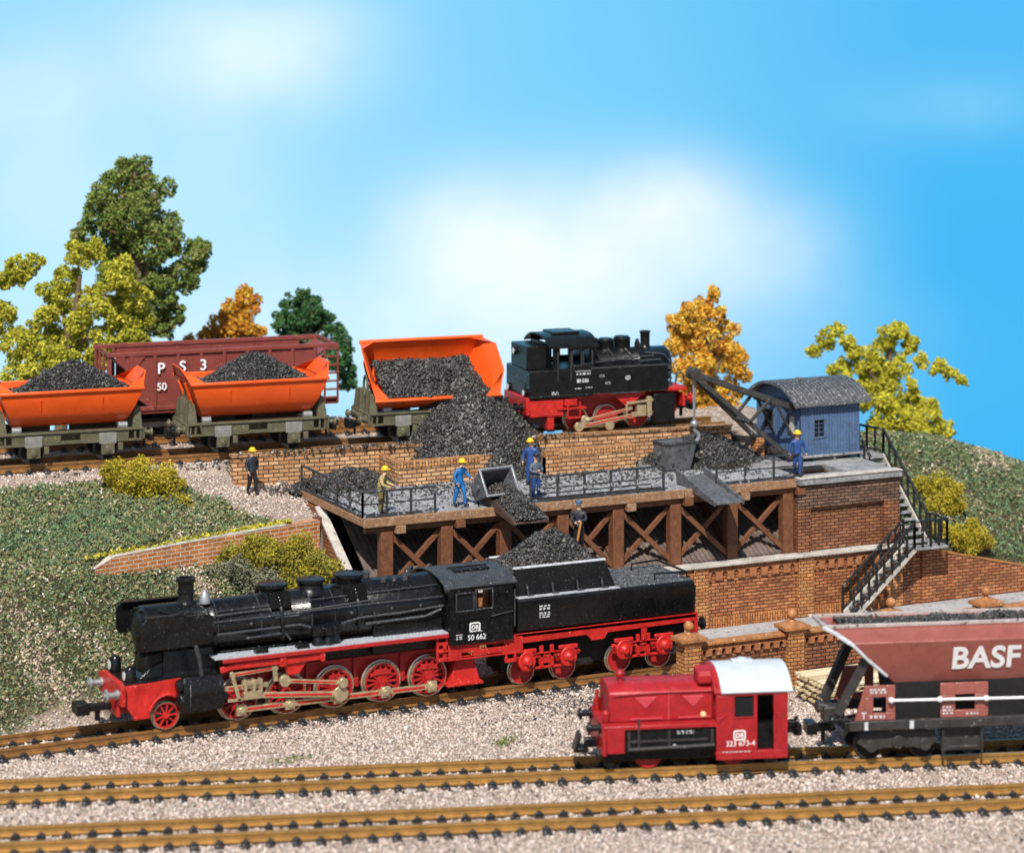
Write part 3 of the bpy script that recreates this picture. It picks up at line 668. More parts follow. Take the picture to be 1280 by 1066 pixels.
def trestle():
    t = thing('timber_trestle', 'brown timber trestle of posts and crossed braces below the loading deck', 'trestle')
    X = [12.75, 15.2, 17.65, 20.1, 22.5, 25.05, 27.62, 30.2]
    for x in X:
        MB().box(x - .24, x + .24, 4.82, 5.24, 2.235, 4.62).build('post', M['timber'], t, bevel=.025)
        MB().box(x - .3, x + .3, 4.80, 5.28, 2.232, 2.29).build('post_base', M['timberd'], t)
    mb = MB(); mb.box(11.9, 30.5, 4.86, 5.16, 4.62, 4.86); mb.build('cap_beam', M['timber'], t, bevel=.02)
    for i, x in enumerate(X):
        MB().box(x + .28, x + .66, 4.58, 7.0, 4.56, 4.86).build('cross_beam', M['timber' if i % 2 else 'beam'], t, bevel=.02)
    for a, b in zip(X[:-1], X[1:]):
        MB().bar((a + .2, 4.98, 4.45), (b - .2, 4.98, 2.45), .20, .12, up=(0, 1, 0)).build('brace', M['timber'], t, bevel=.015)
        MB().bar((a + .2, 5.12, 2.45), (b - .2, 5.12, 4.45), .20, .12, up=(0, 1, 0)).build('brace', M['timber'], t, bevel=.015)
    # sloping ribbed coal chute behind the posts
    mb = MB(); a = Vector((0, 4.95, 2.26)); b = Vector((0, 8.9, 4.95)); n = int((30.5 - 12.35) / .11)
    for i in range(n):
        x = 12.35 + (30.5 - 12.35) * i / n; w = (30.5 - 12.35) / n; h = .05 if i % 2 else 0.0
        d = Vector((0, -.56, .83)) * h
        mb.hexa([(x, a.y, a.z - .1), (x + w, a.y, a.z - .1), (x + w, b.y, b.z - .1), (x, b.y, b.z - .1), (x, a.y + d.y, a.z + d.z), (x + w, a.y + d.y, a.z + d.z), (x + w, b.y + d.y, b.z + d.z), (x, b.y + d.y, b.z + d.z)])
    mb.build('chute_floor', M['chute'], t)
    for x in (17.65, 22.5, 27.62): MB().bar((x, 5.3, 2.6), (x, 8.6, 4.85), .22, .22).build('raker', M['timberd'], t, bevel=.02)
trestle()
def cheek():
    t = thing('cheek_wall', 'triangular brick cheek wall closing the left end of the trestle', 'wall')
    MB().prism([(10.4, 1.8), (5.3, 1.8), (5.4, 2.35), (9.25, 4.84), (10.4, 4.84)], 11.6, 11.9, 'x').build('wall', M['brickdark'], t)
    MB().bar((11.75, 5.35, 2.4), (11.75, 9.2, 4.88), .36, .12).build('sloped_coping', M['ledge'], t, bevel=.02)
    MB().box(11.3, 11.59, 8.5, 8.8, 1.8, 4.62).build('end_post', M['timberd'], t, bevel=.02)
cheek()

# ------------------------------------------------------------------ railings and stairs
def railing(label, pts, n, h=.95):
    t = thing('deck_railing', label, 'railing', (0, 0, 0), 0, 'deck railings'); z = 5.19
    seg = [(Vector((*a, z)), Vector((*b, z))) for a, b in zip(pts[:-1], pts[1:])]
    mb = MB(); m2 = MB(); m3 = MB(); up = Vector((0, 0, h))
    for a, b in seg:
        mb.bar(a + up, b + up, .085, .075); m2.bar(a + up * .52, b + up * .52, .05, .05); m3.bar(a + Vector((0,0,.05)), b + Vector((0,0,.05)), .09, .09)
    mb.build('top_rail', M['greyrail'], t, bevel=.01); m2.build('middle_rail', M['greyrail'], t); m3.build('kick_rail', M['greyrail'], t)
    for (a, b), k in zip(seg, n):
        for i in range(k + 1):
            p = a + (b - a) * (i / k); q = MB(); q.bar(p, p + up * .98, .075, .075); q.build('upright', M['greyrail'], t)
railing('black railing round the left corner of the deck', [(11.8, 11.2), (11.8, 4.95), (14.75, 4.95)], (5, 3))
railing('black railing between the tipped tub and the coal bucket', [(18.75, 4.95), (24.55, 4.95)], (5,))
railing('black railing in front of the crane hut pit', [(26.95, 4.95), (30.9, 4.95)], (3,))
def stairs():
    t = thing('iron_staircase', 'black railed staircase turning down from the tower to the path', 'staircase')
    MB().box(35.3, 36.95, 3.45, 4.9, 2.10, 2.24).build('landing', M['slab'], t, bevel=.02)
    A, B = Vector((32.45, 0, -.28)), Vector((35.35, 0, 2.18))
    for y in (3.5, 4.2): MB().bar((A.x, y, A.z), (B.x, y, B.z), .09, .24).build('stringer', M['ledge'], t, bevel=.015)
    for i in range(10):
        f = (i + .6) / 10.2; p = A + (B - A) * f
        MB().box(p.x - .02, p.x + .20, 3.55, 4.15, p.z + .07, p.z + .12).build('tread', M['tray'], t, bevel=.01)
    C1, D1 = Vector((0, 4.8, 2.24)), Vector((0, 8.0, 5.16))
    for x in (35.55, 36.75): MB().bar((x, C1.y, C1.z), (x, D1.y, D1.z), .09, .26).build('stringer', M['ledge'], t, bevel=.015)
    for i in range(12):
        p = C1 + (D1 - C1) * ((i + .5) / 12); MB().box(35.6, 36.7, p.y - .05, p.y + .27, p.z + .04, p.z + .10).build('tread', M['slab'], t, bevel=.01)
    def rail(name, pts, k, hh=1.05, both=True):
        pts = [Vector(p) for p in pts]; up = Vector((0, 0, hh)); mb = MB()
        for a, b in zip(pts[:-1], pts[1:]):
            mb.bar(a + up, b + up, .10, .09); mb.bar(a + Vector((0,0,.14)), b + Vector((0,0,.14)), .08, .08)
        for (a, b), n in zip(zip(pts[:-1], pts[1:]), k):
            for i in range(n + 1):
                p = a + (b - a) * (i / n); mb.bar(p, p + up, .085, .085)
        mb.build(name, M['black_rail'], t, bevel=.008)
    rail('handrail', [(32.4, 3.46, -.25), (35.3, 3.46, 2.2)], (8,))
    rail('handrail', [(32.4, 4.26, -.25), (35.3, 4.26, 2.2)], (8,))
    rail('handrail', [(35.3, 3.46, 2.24), (36.88, 3.46, 2.24), (36.88, 4.7, 2.24)], (4, 3))
    rail('handrail', [(36.80, 4.8, 2.26), (36.80, 8.0, 5.2), (36.4, 9.9, 5.2)], (7, 4))
    rail('handrail', [(35.50, 4.8, 2.26), (35.50, 7.9, 5.1)], (7,))
stairs()
# ------------------------------------------------------------------ rolling stock
def wheel_mesh(r, spokes, crank=False, solid=False):
    # a wheel in the x-z plane about the origin; -y is its outer face
    tyre2 = MB(); o = 28
    pr = [(r*.925, -.075), (r*.985, -.07), (r, -.04), (r, .03), (r*1.07, .05), (r*1.07, .09), (r*.925, .09), (r*.925, -.075)]
    for i in range(len(pr)):
        for k in range(o):
            t = 2*PI*k/o; tyre2.v.append((pr[i][0]*math.cos(t), pr[i][1], pr[i][0]*math.sin(t)))
    for i in range(len(pr)-1):
        for k in range(o): tyre2.f.append([i*o+k, i*o+(k+1)%o, (i+1)*o+(k+1)%o, (i+1)*o+k])
    sp = MB(); pr = [(r*.82, -.06), (r*.93, -.06), (r*.93, .06), (r*.82, .06), (r*.82, -.06)]; b = 0
    for i in range(len(pr)):
        for k in range(o):
            t = 2*PI*k/o; sp.v.append((pr[i][0]*math.cos(t), pr[i][1], pr[i][0]*math.sin(t)))
    for i in range(len(pr)-1):
        for k in range(o): sp.f.append([i*o+k, i*o+(k+1)%o, (i+1)*o+(k+1)%o, (i+1)*o+k])
    sp.lathe([(r*.22, -.085), (r*.22, .06)], axis='y', n=14)
    if solid: sp.lathe([(r*.84, -.03), (r*.84, .05)], axis='y', n=24)
    else:
        for k in range(spokes):
            t = 2*PI*k/spokes; c, s_ = math.cos(t), math.sin(t); sp.bar((r*.18*c, 0, r*.18*s_), (r*.86*c, 0, r*.86*s_), .06, r*.10, up=(-s_, 0, c))
    if crank:
        sp.lathe([(r*.20, -.10), (r*.20, 0)], (0, 0, -r*.38), 'y', 12)
        sp.prism([(-r*.62, r*.30), (-r*.3, r*.62), (r*.3, r*.62), (r*.62, r*.30), (r*.3, r*.36), (-r*.3, r*.36)], -.065, .05, 'y')
    return tyre2, sp
def wheels(parent, xs, y, r, spokes, tyre_mat, body_mat, crank=False, solid=False):
    tm, sm = wheel_mesh(r, spokes, crank, solid); first = None
    for x in xs:
        for s in (-1, 1):
            if first is None:
                w = sm.build('wheel', body_mat, parent, smooth=40); tm.build('tyre', tyre_mat, w, smooth=40); first = w
            else: w = copy_tree(first, parent)
            w.location = (x, s * y, r); w.rotation_euler = (0, 0, 0 if s < 0 else PI)
    return first
def buffer(parent, x, y, z, d, matr, r=.24):
    m = MB(); m.cyl((x, y, z), (x + d*.40, y, z), .10, n=12); m.lathe([(r*.9, 0), (r, .03), (r, .07), (r*.6, .10)][::1], (x + d*.40 - (.05 if d > 0 else -.05), y, z), 'x', 18)
    m.lathe([(.17, 0), (.17, .08)], (x if d > 0 else x - .08, y, z), 'x', 14); m.build('buffer', matr, parent)
def coupler(parent, x, z, d):
    m = MB(); m.box(min(x, x + d*.75), max(x, x + d*.75), -.16, .16, z - .10, z + .12)
    m.box(*sorted((x + d*.62, x + d*.95)), -.34, .34, z - .16, z + .22); m.box(*sorted((x + d*.3, x + d*.42)), -.08, .08, z - .45, z - .08)
    m.build('coupler', M['black_clean'], parent, bevel=.03)
def emblem(parent, x, y, z, w, h, txt, mat):
    m = MB(); p = [(-w/2+.05, -h/2), (w/2-.05, -h/2), (w/2, -h/2+.05), (w/2, h/2-.05), (w/2-.05, h/2), (-w/2+.05, h/2), (-w/2, h/2-.05), (-w/2, -h/2+.05)]
    n = len(p); q = [(a*.80, b*.74) for a, b in p]
    vs = [(x+a, y, z+b) for a, b in p] + [(x+a, y, z+b) for a, b in q] + [(x+a, y+.012, z+b) for a, b in p] + [(x+a, y+.012, z+b) for a, b in q]
    fs = []
    for i in range(n):
        j = (i+1) % n; fs += [[i, j, n+j, n+i], [2*n+i, 3*n+i, 3*n+j, 2*n+j], [i, 2*n+i, 2*n+j, j], [n+i, n+j, 3*n+j, 3*n+i]]
    m.add(vs, fs); m.build('emblem', mat, parent)
    text(txt, h*.62, (x, y, z - h*.22), mat, parent, off=0.004, name='emblem_letters')
def dashes(mb, x, y, z, rows, w=.5, h=.05, gap=.09):
    for r_ in range(rows):
        xx = x
        while xx < x + w:
            L = random.uniform(.05, .14); mb.box(xx, min(x + w, xx + L), y, y + .008, z - r_*gap, z - r_*gap + h); xx += L + random.uniform(.03, .07)
def rivets(mb, pts, r=.022):
    for p in pts: mb.lathe([(r, -.012), (r*.7, -.024)], p, 'y', 6) if False else mb.box(p[0]-r, p[0]+r, p[1]-.012, p[1], p[2]-r, p[2]+r)

def steam_loco():
    t = thing('steam_locomotive', 'large black steam locomotive with red frame and ten driving wheels beside the trestle', 'locomotive', (0, -.12, 0))
    # frame, buffer beam
    f = MB()
    for y in (-.55, .48): f.box(.6, 12.6, y, y + .07, .62, 1.62)
    for x in (3.2, 5.7, 7.5, 9.3, 11): f.box(x, x + .1, -.5, .5, .7, 1.5)
    f.build('frame', M['redwheel'], t)
    b = MB(); b.prism([(-1.28, 1.02), (1.28, 1.02), (1.28, 1.66), (.9, 1.76), (-.9, 1.76), (-1.28, 1.66)], .50, .66, 'x'); b.prism([(-.75, .55), (.75, .55), (.75, 1.02), (-.75, 1.02)], .52, .64, 'x')
    b.build('buffer_beam', M['red'], t, bevel=.02)
    for s in (-1, 1):
        g = MB(); yy = s * 1.05
        g.prism([(.66, 1.05), (1.0, .55), (1.55, .55), (1.62, 1.0), (1.85, 1.22), (2.4, 1.22), (2.62, .95), (2.62, 1.72), (1.6, 1.66), (.66, 1.64)], yy - .04, yy + .04, 'y')
        g.box(1.0, 1.55, yy - .10, yy + .10, .50, .60); g.build('front_side_plate', M['red'], t, bevel=.015)
        arch = MB(); arch.tube([(2.15 + .62 * math.cos(a), yy - .02, .50 + .72 * math.sin(a)) for a in [PI * k / 10 for k in range(1, 10)]], .06, 8); arch.build('wheel_arch', M['red'], t)
        buffer(t, .5, s * .92, 1.36, -1.25, M['steel'], .22)
        l = MB(); l.lathe([(.16, 1.7), (.2, 1.74), (.2, 2.12), (.15, 2.2), (.05, 2.24)], (.95, s * .82, 0), 'z', 14); l.build('lamp', M['black'], t)
        dk = MB(); dk.lathe([(.15, 0), (.14, .02)], (.73, s * .82, 1.93), 'x', 14); dk.build('lamp_glass', M['lamp'], t)
    p = MB(); p.box(.62, 2.5, -1.05, 1.05, 1.66, 1.72); p.hexa([(1.3,-.7,1.72),(2.6,-.7,1.72),(2.6,.7,1.72),(1.3,.7,1.72),(1.9,-.6,2.15),(2.6,-.6,2.3),(2.6,.6,2.3),(1.9,.6,2.15)])
    p.build('front_platform', M['black'], t, bevel=.03)
    coupler(t, .55, .78, -1.35)
    # wheels
    wheels(t, [2.18], .86, .47, 9, M['tyre'], M['red'])
    DX = [4.75, 6.52, 8.30, 10.07, 11.84]
    wheels(t, DX, .84, .71, 15, M['tyre'], M['redwheel'], crank=True)
    sh = MB()
    for x in DX: sh.prism([(x - .95, 1.62), (x - .80, .9), (x - .80, .6), (x - .98, .6), (x - .98, 1.62)], -.66, -.60, 'y'); sh.prism([(x-.98,1.62),(x-.3,1.5),(x+.3,1.5),(x+.8,1.62)], -.70, -.6, 'y')
    sh.build('brake_gear', M['redwheel'], t)
    # cylinders
    for s in (-1, 1):
        c = MB(); y0, y1 = sorted((s * .95, s * 1.55))
        c.prism([(y0 + .1, .62), (y1 - .1, .62), (y1, .8), (y1, 1.55), (y1 - .16, 1.78), (y0 + .16, 1.78), (y0, 1.55), (y0, .8)], 2.62, 4.02, 'x')
        c.lathe([(.22, 2.45), (.34, 2.5), (.34, 2.65)], (0, s * 1.26, .98), 'x', 16); c.lathe([(.16, 2.42), (.22, 2.5), (.22, 2.65)], (0, s * 1.26, 1.5), 'x', 14)
        c.lathe([(.12, 4.0), (.12, 4.25)], (0, s * 1.26, .98), 'x', 12)
        for k in range(4): c.box(2.8 + k * .35, 2.86 + k * .35, y0 - .01, y1 + .012, .66, 1.6)
        c.build('cylinder', M['black'], t, bevel=.04)
    # boiler
    bo = MB(); cz = 3.14
    bo.lathe([(.2, 1.40), (.62, 1.46), (.80, 1.55), (.88, 1.60), (.885, 3.9), (.90, 3.92), (.90, 4.02), (.875, 4.04), (.895, 7.4), (.915, 7.42), (.915, 7.5), (.90, 7.52), (.99, 9.6), (1.0, 9.62), (1.03, 11.5), (1.05, 12.35)], (0, 0, cz), 'x', 32)
    bk = bo.build('boiler', M['black'], t, smooth=50)
    d = MB(); d.lathe([(.02, 1.30), (.3, 1.33), (.60, 1.42), (.74, 1.5), (.74, 1.6)], (0, 0, cz), 'x', 24); d.box(1.28, 1.5, -.62, .62, cz - .03, cz + .03)
    for k in range(10): a = 2 * PI * k / 10; d.box(1.42, 1.6, .78 * math.cos(a) - .05, .78 * math.cos(a) + .05, cz + .78 * math.sin(a) - .04, cz + .78 * math.sin(a) + .04)
    d.build('smokebox_door', M['black'], t)
    sd = MB(); sd.prism([(1.45, 1.72), (4.0, 1.72), (4.0, 2.5), (1.62, 2.5)], -.55, .55, 'y'); sd.hexa([(2.1,-.8,1.6),(4.1,-.8,1.6),(4.1,.8,1.6),(2.1,.8,1.6),(2.2,-.62,2.6),(3.9,-.62,2.6),(3.9,.62,2.6),(2.2,.62,2.6)]); sd.box(4.1, 12.3, -.62, .62, 1.6, 2.35); sd.build('saddle', M['black'], t, bevel=.03)
    fb = MB(); fb.prism([(-.95, 1.7), (.95, 1.7), (1.05, 2.6), (1.02, 3.2), (-1.02, 3.2), (-1.05, 2.6)], 9.7, 12.35, 'x'); fb.build('firebox', M['black'], t, bevel=.05)
    ch = MB(); ch.lathe([(.40, 3.86), (.31, 3.98), (.27, 4.1), (.27, 4.32), (.31, 4.34), (.31, 4.40), (.27, 4.42), (.275, 4.66), (.33, 4.72), (.33, 4.83), (.24, 4.83), (.22, 4.5)], (3.19, 0, 0), 'z', 22); ch.build('chimney', M['black'], t)
    be = MB(); be.lathe([(.20, 4.0), (.19, 4.12), (.15, 4.30), (.07, 4.42), (.02, 4.47)], (3.72, -.42, 0), 'z', 14); be.build('bell', M['steel'], t)
    h = MB(); h.tube([(2.0, -.55, cz + .80), (3.2, -.9, cz + .45), (3.3, -.95, cz + .2)], .04, 6); h.tube([(3.5, -.3, 4.0), (3.75, -.6, 3.75), (3.8, -.92, 3.3)], .05, 6); h.build('bell_pipe', M['black'], t)
    for x, zt, w in ((6.32, 4.36, .52), (7.74, 4.38, .50), (9.16, 4.44, .54)):
        q = MB(); q.lathe([(.62, 3.86), (.50, 3.98), (.44, 4.08), (w - .06, zt - .16), (w, zt - .12), (w, zt - .03), (w - .08, zt), (.15, zt + .01)], (x, 0, 0), 'z', 24)
        if x != 7.74:
            for s in (-1, 1):
                for k in range(5): q.box(x - .40 + .01*k, x + .40 - .01*k, s * (.56 + .075*k) - .05, s * (.56 + .075*k) + .05, 4.02 - .09*k, 4.16 - .09*k)
                q.tube([(x, s * .6, 4.0), (x, s * .92, 3.6), (x, s * 1.02, 3.1), (x, s * 1.02, 2.6)], .07, 8)
        q.build('dome', M['black'], t)
    v = MB()
    for x in (10.35, 10.75, 11.15): v.lathe([(.10, 4.08), (.10, 4.2), (.05, 4.24)], (x, -.38, -.02), 'z', 10)
    v.lathe([(.14, 4.1), (.14, 4.34), (.06, 4.4)], (9.95, .3, 0), 'z', 10); v.lathe([(.12, 4.12), (.12, 4.42)], (11.4, -.1, 0), 'z', 10); v.build('valve', M['black_dusty_glint'], t)
    # boiler pipework and handrails
    pp = MB()
    pp.tube([(3.9, -.93, 3.42), (6.0, -.95, 3.44), (9.0, -1.0, 3.50), (12.3, -1.1, 3.52)], .028, 6)
    for x in (4.4, 5.6, 7.0, 8.4, 9.8, 11.2): pp.cyl((x, -.86, 3.44), (x, -1.0, 3.45), .03, n=6)
    pp.tube([(3.7, -.90, 3.62), (5.0, -.84, 3.64), (5.9, -.84, 3.64), (6.1, -.93, 3.36), (6.9, -.95, 3.36), (7.1, -.93, 3.5), (9.6, -.98, 3.62)], .035, 6)
    pp.tube([(3.9, -.97, 3.0), (7.0, -1.0, 3.05), (7.4, -1.1, 2.9)], .045, 6); pp.tube([(8.2, -1.1, 2.9), (9.2, -1.06, 3.08), (10.6, -1.1, 3.1), (12.3, -1.15, 3.2)], .045, 6)
    pp.tube([(9.4, -1.06, 2.84), (11.6, -1.14, 2.9), (12.2, -1.2, 3.1)], .05, 6)
    for x in (5.2, 8.9, 10.4, 11.5): pp.ball((x, -.98, 3.25), .07, 8, 6)
    for x in (4.04, 5.6, 7.46, 8.3, 9.62): pp.tube([(x, -.93 * math.sin(a), cz + .93 * math.cos(a)) for a in [(-.2 + k * .12) * PI for k in range(8)]], .022, 5)
    pp.tube([(3.9, -.72, 3.72), (6, -.74, 3.76), (9.2, -.8, 3.84), (12.2, -.85, 3.9)], .022, 5); pp.tube([(5.0, -1.0, 2.78), (6.4, -1.02, 2.84), (6.6, -1.06, 2.6)], .04, 6); pp.build('pipework', M['black_dusty_glint'], t)  # lighter grey paints the highlights along the pipes
    # smoke deflectors
    for s in (-1, 1):
        y = s * 1.44; m = MB(); m.prism([(1.16, 2.98), (1.3, 2.82), (3.5, 2.86), (3.66, 3.0), (3.66, 3.78), (3.55, 3.86), (1.32, 3.86), (1.16, 3.7)], y - .03, y + .03, 'y')
        m.bar((1.3, y - s * .12, 3.90), (3.55, y - s * .12, 3.90), .24, .05); 
        rivets(m, [(x, y - .03, 2.95 + .13 * k) for x in (1.95, 2.9) for k in range(7)], .018)
        m.build('smoke_deflector', M['black'], t, bevel=.012)
        st = MB(); st.bar((2.2, s * 1.42, 3.3), (2.2, s * .8, 3.3), .06, .06); st.bar((3.2, s * 1.42, 3.5), (3.2, s * .8, 3.5), .06, .06); st.tube([(3.05, s * 1.42, 2.85), (3.18, s * 1.46, 2.3), (3.28, s * 1.42, 1.8)], .075, 8); st.build('deflector_stay', M['black_dusty_glint'], t)
    # running boards
    for s in (-1, 1):
        y0, y1 = sorted((s * .86, s * 1.52)); m = MB(); m.box(4.0, 12.36, y0, y1, 2.14, 2.28); r_ = m.build('running_board', M['redwheel'], t, bevel=.015)
        m = MB(); m.box(3.72, 12.34, y0 + .02, y1 - .0, 2.283, 2.325)
        x = 3.8
        while x < 12.3: m.box(x, x + .05, y0 + .02, y1 - .01, 2.325, 2.337); x += .13
        m.build('tread_plate', M['walkway'], r_)
        m = MB()
        for x in (5.2, 6.7): m.box(x, x + .45, y0 + .05, y0 + .35, 2.33, 2.48); m.lathe([(.09, 2.33), (.06, 2.55)], (x + .2, (y0 + y1) / 2, 0), 'z', 8)
        m.build('lubricator', M['black'], t, bevel=.02)
    pu = MB()
    for dx, dz, r_ in ((7.55, 2.33, .2), (7.95, 2.33, .24), (8.2, 2.4, .16)): pu.lathe([(r_, dz), (r_ + .03, dz + .06), (r_ * .8, dz + .3), (r_ + .05, dz + .36), (r_ + .05, dz + .62), (r_ * .5, dz + .7)], (dx, -1.2, 0), 'z', 12)
    pu.box(7.4, 8.3, -1.35, -1.05, 2.34, 2.42); pu.build('air_pump', M['black'], t)
    # valve gear on both sides
    for s in (-1, 1):
        def B(a, b, w, h): return MB().bar((a[0], s * a[1], a[2]), (b[0], s * b[1], b[2]), w, h)
        m = MB(); 
        for a, b, w, h in (((3.95, 1.36, 1.88), (4.4, 1.36, 1.98), .1, .2), ((4.4, 1.36, 1.98), (6.25, 1.36, 1.98), .12, .22), ((6.25, 1.36, 1.96), (7.7, 1.36, 2.0), .14, .24)): m.bar((a[0], s*a[1], a[2]), (b[0], s*b[1], b[2]), w, h)
        m.box(7.55, 7.72, s*1.36 - .12, s*1.36 + .12, 1.82, 2.14); m.box(6.05, 6.3, s*1.36 - .12, s*1.36 + .12, 1.80, 2.12)
        m.prism([(6.2, 1.85), (7.1, 1.85), (6.8, 1.45), (6.4, 1.45)], s*1.30 - .05, s*1.30 + .05, 'y'); m.build('reversing_shaft', M['red'], t, bevel=.02)
        sl = MB()
        def rod(a, b, h, y, w=.07): sl.bar((a[0], s*y, a[1]), (b[0], s*y, b[1]), w, h)
        rod((4.1, 1.22), (5.7, 1.22), .16, 1.28); rod((4.3, 1.66), (6.05, 1.76), .14, 1.30); rod((5.9, 1.84), (5.95, 1.3), .16, 1.34)
        rod((4.32, 1.80), (4.62, .80), .13, 1.42); rod((4.2, .84), (4.75, .84), .10, 1.42)
        sl.box(4.75, 5.45, s*1.30 - .10, s*1.30 + .10, 1.28, 1.42); sl.box(4.78, 5.42, s*1.3 - .12, s*1.3 + .12, .80, 1.05)
        for x in (4.85, 5.15, 5.4): sl.box(x - .05, x + .05, s*1.3 - .13, s*1.3 + .13, 1.02, 1.46)
        rod((5.1, .92), (8.30, .60), .20, 1.34); rod((6.28, 1.30), (8.30, 1.02), .14, 1.44); rod((8.3, 1.05), (8.42, .55), .26, 1.42)
        rod((4.75, .43), (11.84, .43), .20, 1.18)
        for x in DX: sl.lathe([(.19, -.07), (.19, .07)], (x, s*1.2, .43), 'y', 14); sl.box(x - .17, x + .17, s*1.2 - .06, s*1.2 + .06, .24, .62)
        for x in DX: sl.lathe([(.11, -.13), (.11, .05)], (x, s*1.2, .43), 'y', 12)
        sl.lathe([(.27, -.08), (.27, .08)], (8.32, s*1.36, .62), 'y', 16); sl.lathe([(.17, -.12), (.17, .08)], (8.36, s*1.46, 1.02), 'y', 14); sl.lathe([(.20, -.08), (.20, .08)], (6.25, s*1.42, 1.30), 'y', 14)
        sl.build('valve_gear', M['silver'], t, bevel=.012)
        rd = MB()
        def ins(a, b, h, y): rd.bar((a[0], s*y, a[1]), (b[0], s*y, b[1]), .085, h)
        ins((4.98, .43), (6.25, .43), .08, 1.18); ins((6.8, .43), (8.0, .43), .08, 1.18); ins((8.6, .43), (9.8, .43), .085, 1.18); ins((10.35, .43), (11.55, .43), .085, 1.18)
        ins((5.55, .875), (8.0, .63), .08, 1.34); ins((6.5, 1.27), (8.1, 1.05), .055, 1.44); ins((4.5, 1.672), (5.8, 1.745), .06, 1.30); ins((4.25, 1.22), (4.7, 1.22), .07, 1.28)
        rd.build('rod_fluting', M['red'], t)
    # cab
    cb = MB()
    holes = [(12.66, 13.28, 3.04, 3.62), (13.42, 14.02, 3.06, 3.70)]
    for s in (-1, 1): cb.panel(12.4, 14.86, 1.84, 3.86, holes, s*1.49 - .04, s*1.49 + .04, 'y')
    cb.panel(-1.45, 1.45, 1.84, 3.86, [(-1.3, -.95, 3.1, 3.6), (.95, 1.3, 3.1, 3.6)], 12.4, 12.47, 'x'); cb.box(12.45, 14.8, -1.45, 1.45, 1.84, 1.92)
    cb.box(12.47, 12.55, -1.2, 1.2, 1.9, 3.5)
    rv = cb; rivets(rv, [(x, -1.53, 2.0 + .125 * k) for x in (12.46, 13.98, 14.78) for k in range(14)] + [(12.6 + .16 * k, -1.53, z) for z in (2.86, 1.92) for k in range(9)] + [(random.uniform(12.6, 14.7), -1.53, random.uniform(1.95, 2.8)) for k in range(26)], .018)
    cc = cb.build('cab', M['black'], t, bevel=.012)
    wf = MB()
    for s in (-1, 1):
        for h_ in holes: wf.frame(*h_, .05, s*1.49 - .065, s*1.49 + .065)
    wf.build('window_frame', M['black_dusty_glint'], cc, bevel=.01)
    gl = MB()
    for s in (-1, 1): gl.box(*holes[0][:2], s*1.49 - .01, s*1.49 + .01, *holes[0][2:])
    gl.build('window_pane', M['glass'], cc)
    ro = MB(); arc = [(1.60 * math.sin(a), 3.02 + 1.22 * math.cos(a)) for a in [(-.5 + k / 12) * PI * .98 * .56 / .5 for k in range(13)]]
    arc = [(1.58 * (k / 6 - 1), 3.90 + .36 * (1 - abs(k / 6 - 1) ** 2.2)) for k in range(13)]
    ro.prism(arc + [(y, z - .07) for y, z in arc[::-1]], 12.2, 15.0, 'x'); rf = ro.build('cab_roof', M['black_dusty_glint'], t, bevel=.015)
    vt = MB(); vt.box(12.9, 14.3, -.72, -.66, 4.12, 4.24)
    vt.box(12.85, 14.4, -.25, -.19, 4.2, 4.31)
    for k in range(4): vt.box(12.95 + k * .37, 13.2 + k * .37, -.66, -.22, 4.2 - .02, 4.285)
    vt.build('roof_vent', M['black_clean'], rf, bevel=.015)
    hr = MB(); hr.tube([(14.9, -1.55, 2.3), (14.9, -1.55, 3.6)], .03, 6); hr.tube([(13.95, -1.58, 2.75), (14.8, -1.58, 2.85)], .02, 5); hr.build('handrail', M['black_dusty_glint'], cc)
    emblem(t, 13.35, -1.545, 2.42, .42, .34, 'DB', M['white']); text('50 662', .26, (13.42, -1.545, 1.98), M['white'], t, off=0, name='number')
    ds = MB(); dashes(ds, 12.62, -1.545, 2.18, 3, .26, .035, .07); dashes(ds, 13.15, -1.545, 2.25, 1, .5, .025); ds.build('stencil_marks', M['wgrey'], t)
    # under-cab red steps and ash pan
    st = MB()
    for s in (-1, 1):
        y0, y1 = sorted((s * 1.28, s * 1.40))
        st.panel(12.2, 15.3, 1.28, 1.86, [(12.9, 13.35, 1.40, 1.52), (13.6, 14.75, 1.58, 1.72), (12.9, 14.5, 1.34, 1.38)], y0, y1, 'y'); st.panel(11.95, 12.38, 1.30, 2.28, [(12.03, 12.3, 1.42, 1.58), (12.03, 12.3, 1.72, 1.86), (12.03, 12.3, 1.98, 2.10)], y0, y1, 'y')
        st.box(12.0, 12.36, y0 - .05, y1 + .05, 1.62, 1.68)
    st.build('cab_steps', M['red'], t, bevel=.012)
    ap = MB(); ap.hexa([(12.55,-1.15,.36),(13.75,-1.15,.36),(13.75,1.15,.36),(12.55,1.15,.36),(12.85,-1.05,1.3),(13.5,-1.05,1.3),(13.5,1.05,1.3),(12.85,1.05,1.3)]); ap.box(12.45, 13.85, -1.2, 1.2, .30, .40); ap.build('ash_pan', M['red'], t, bevel=.02)
steam_loco()

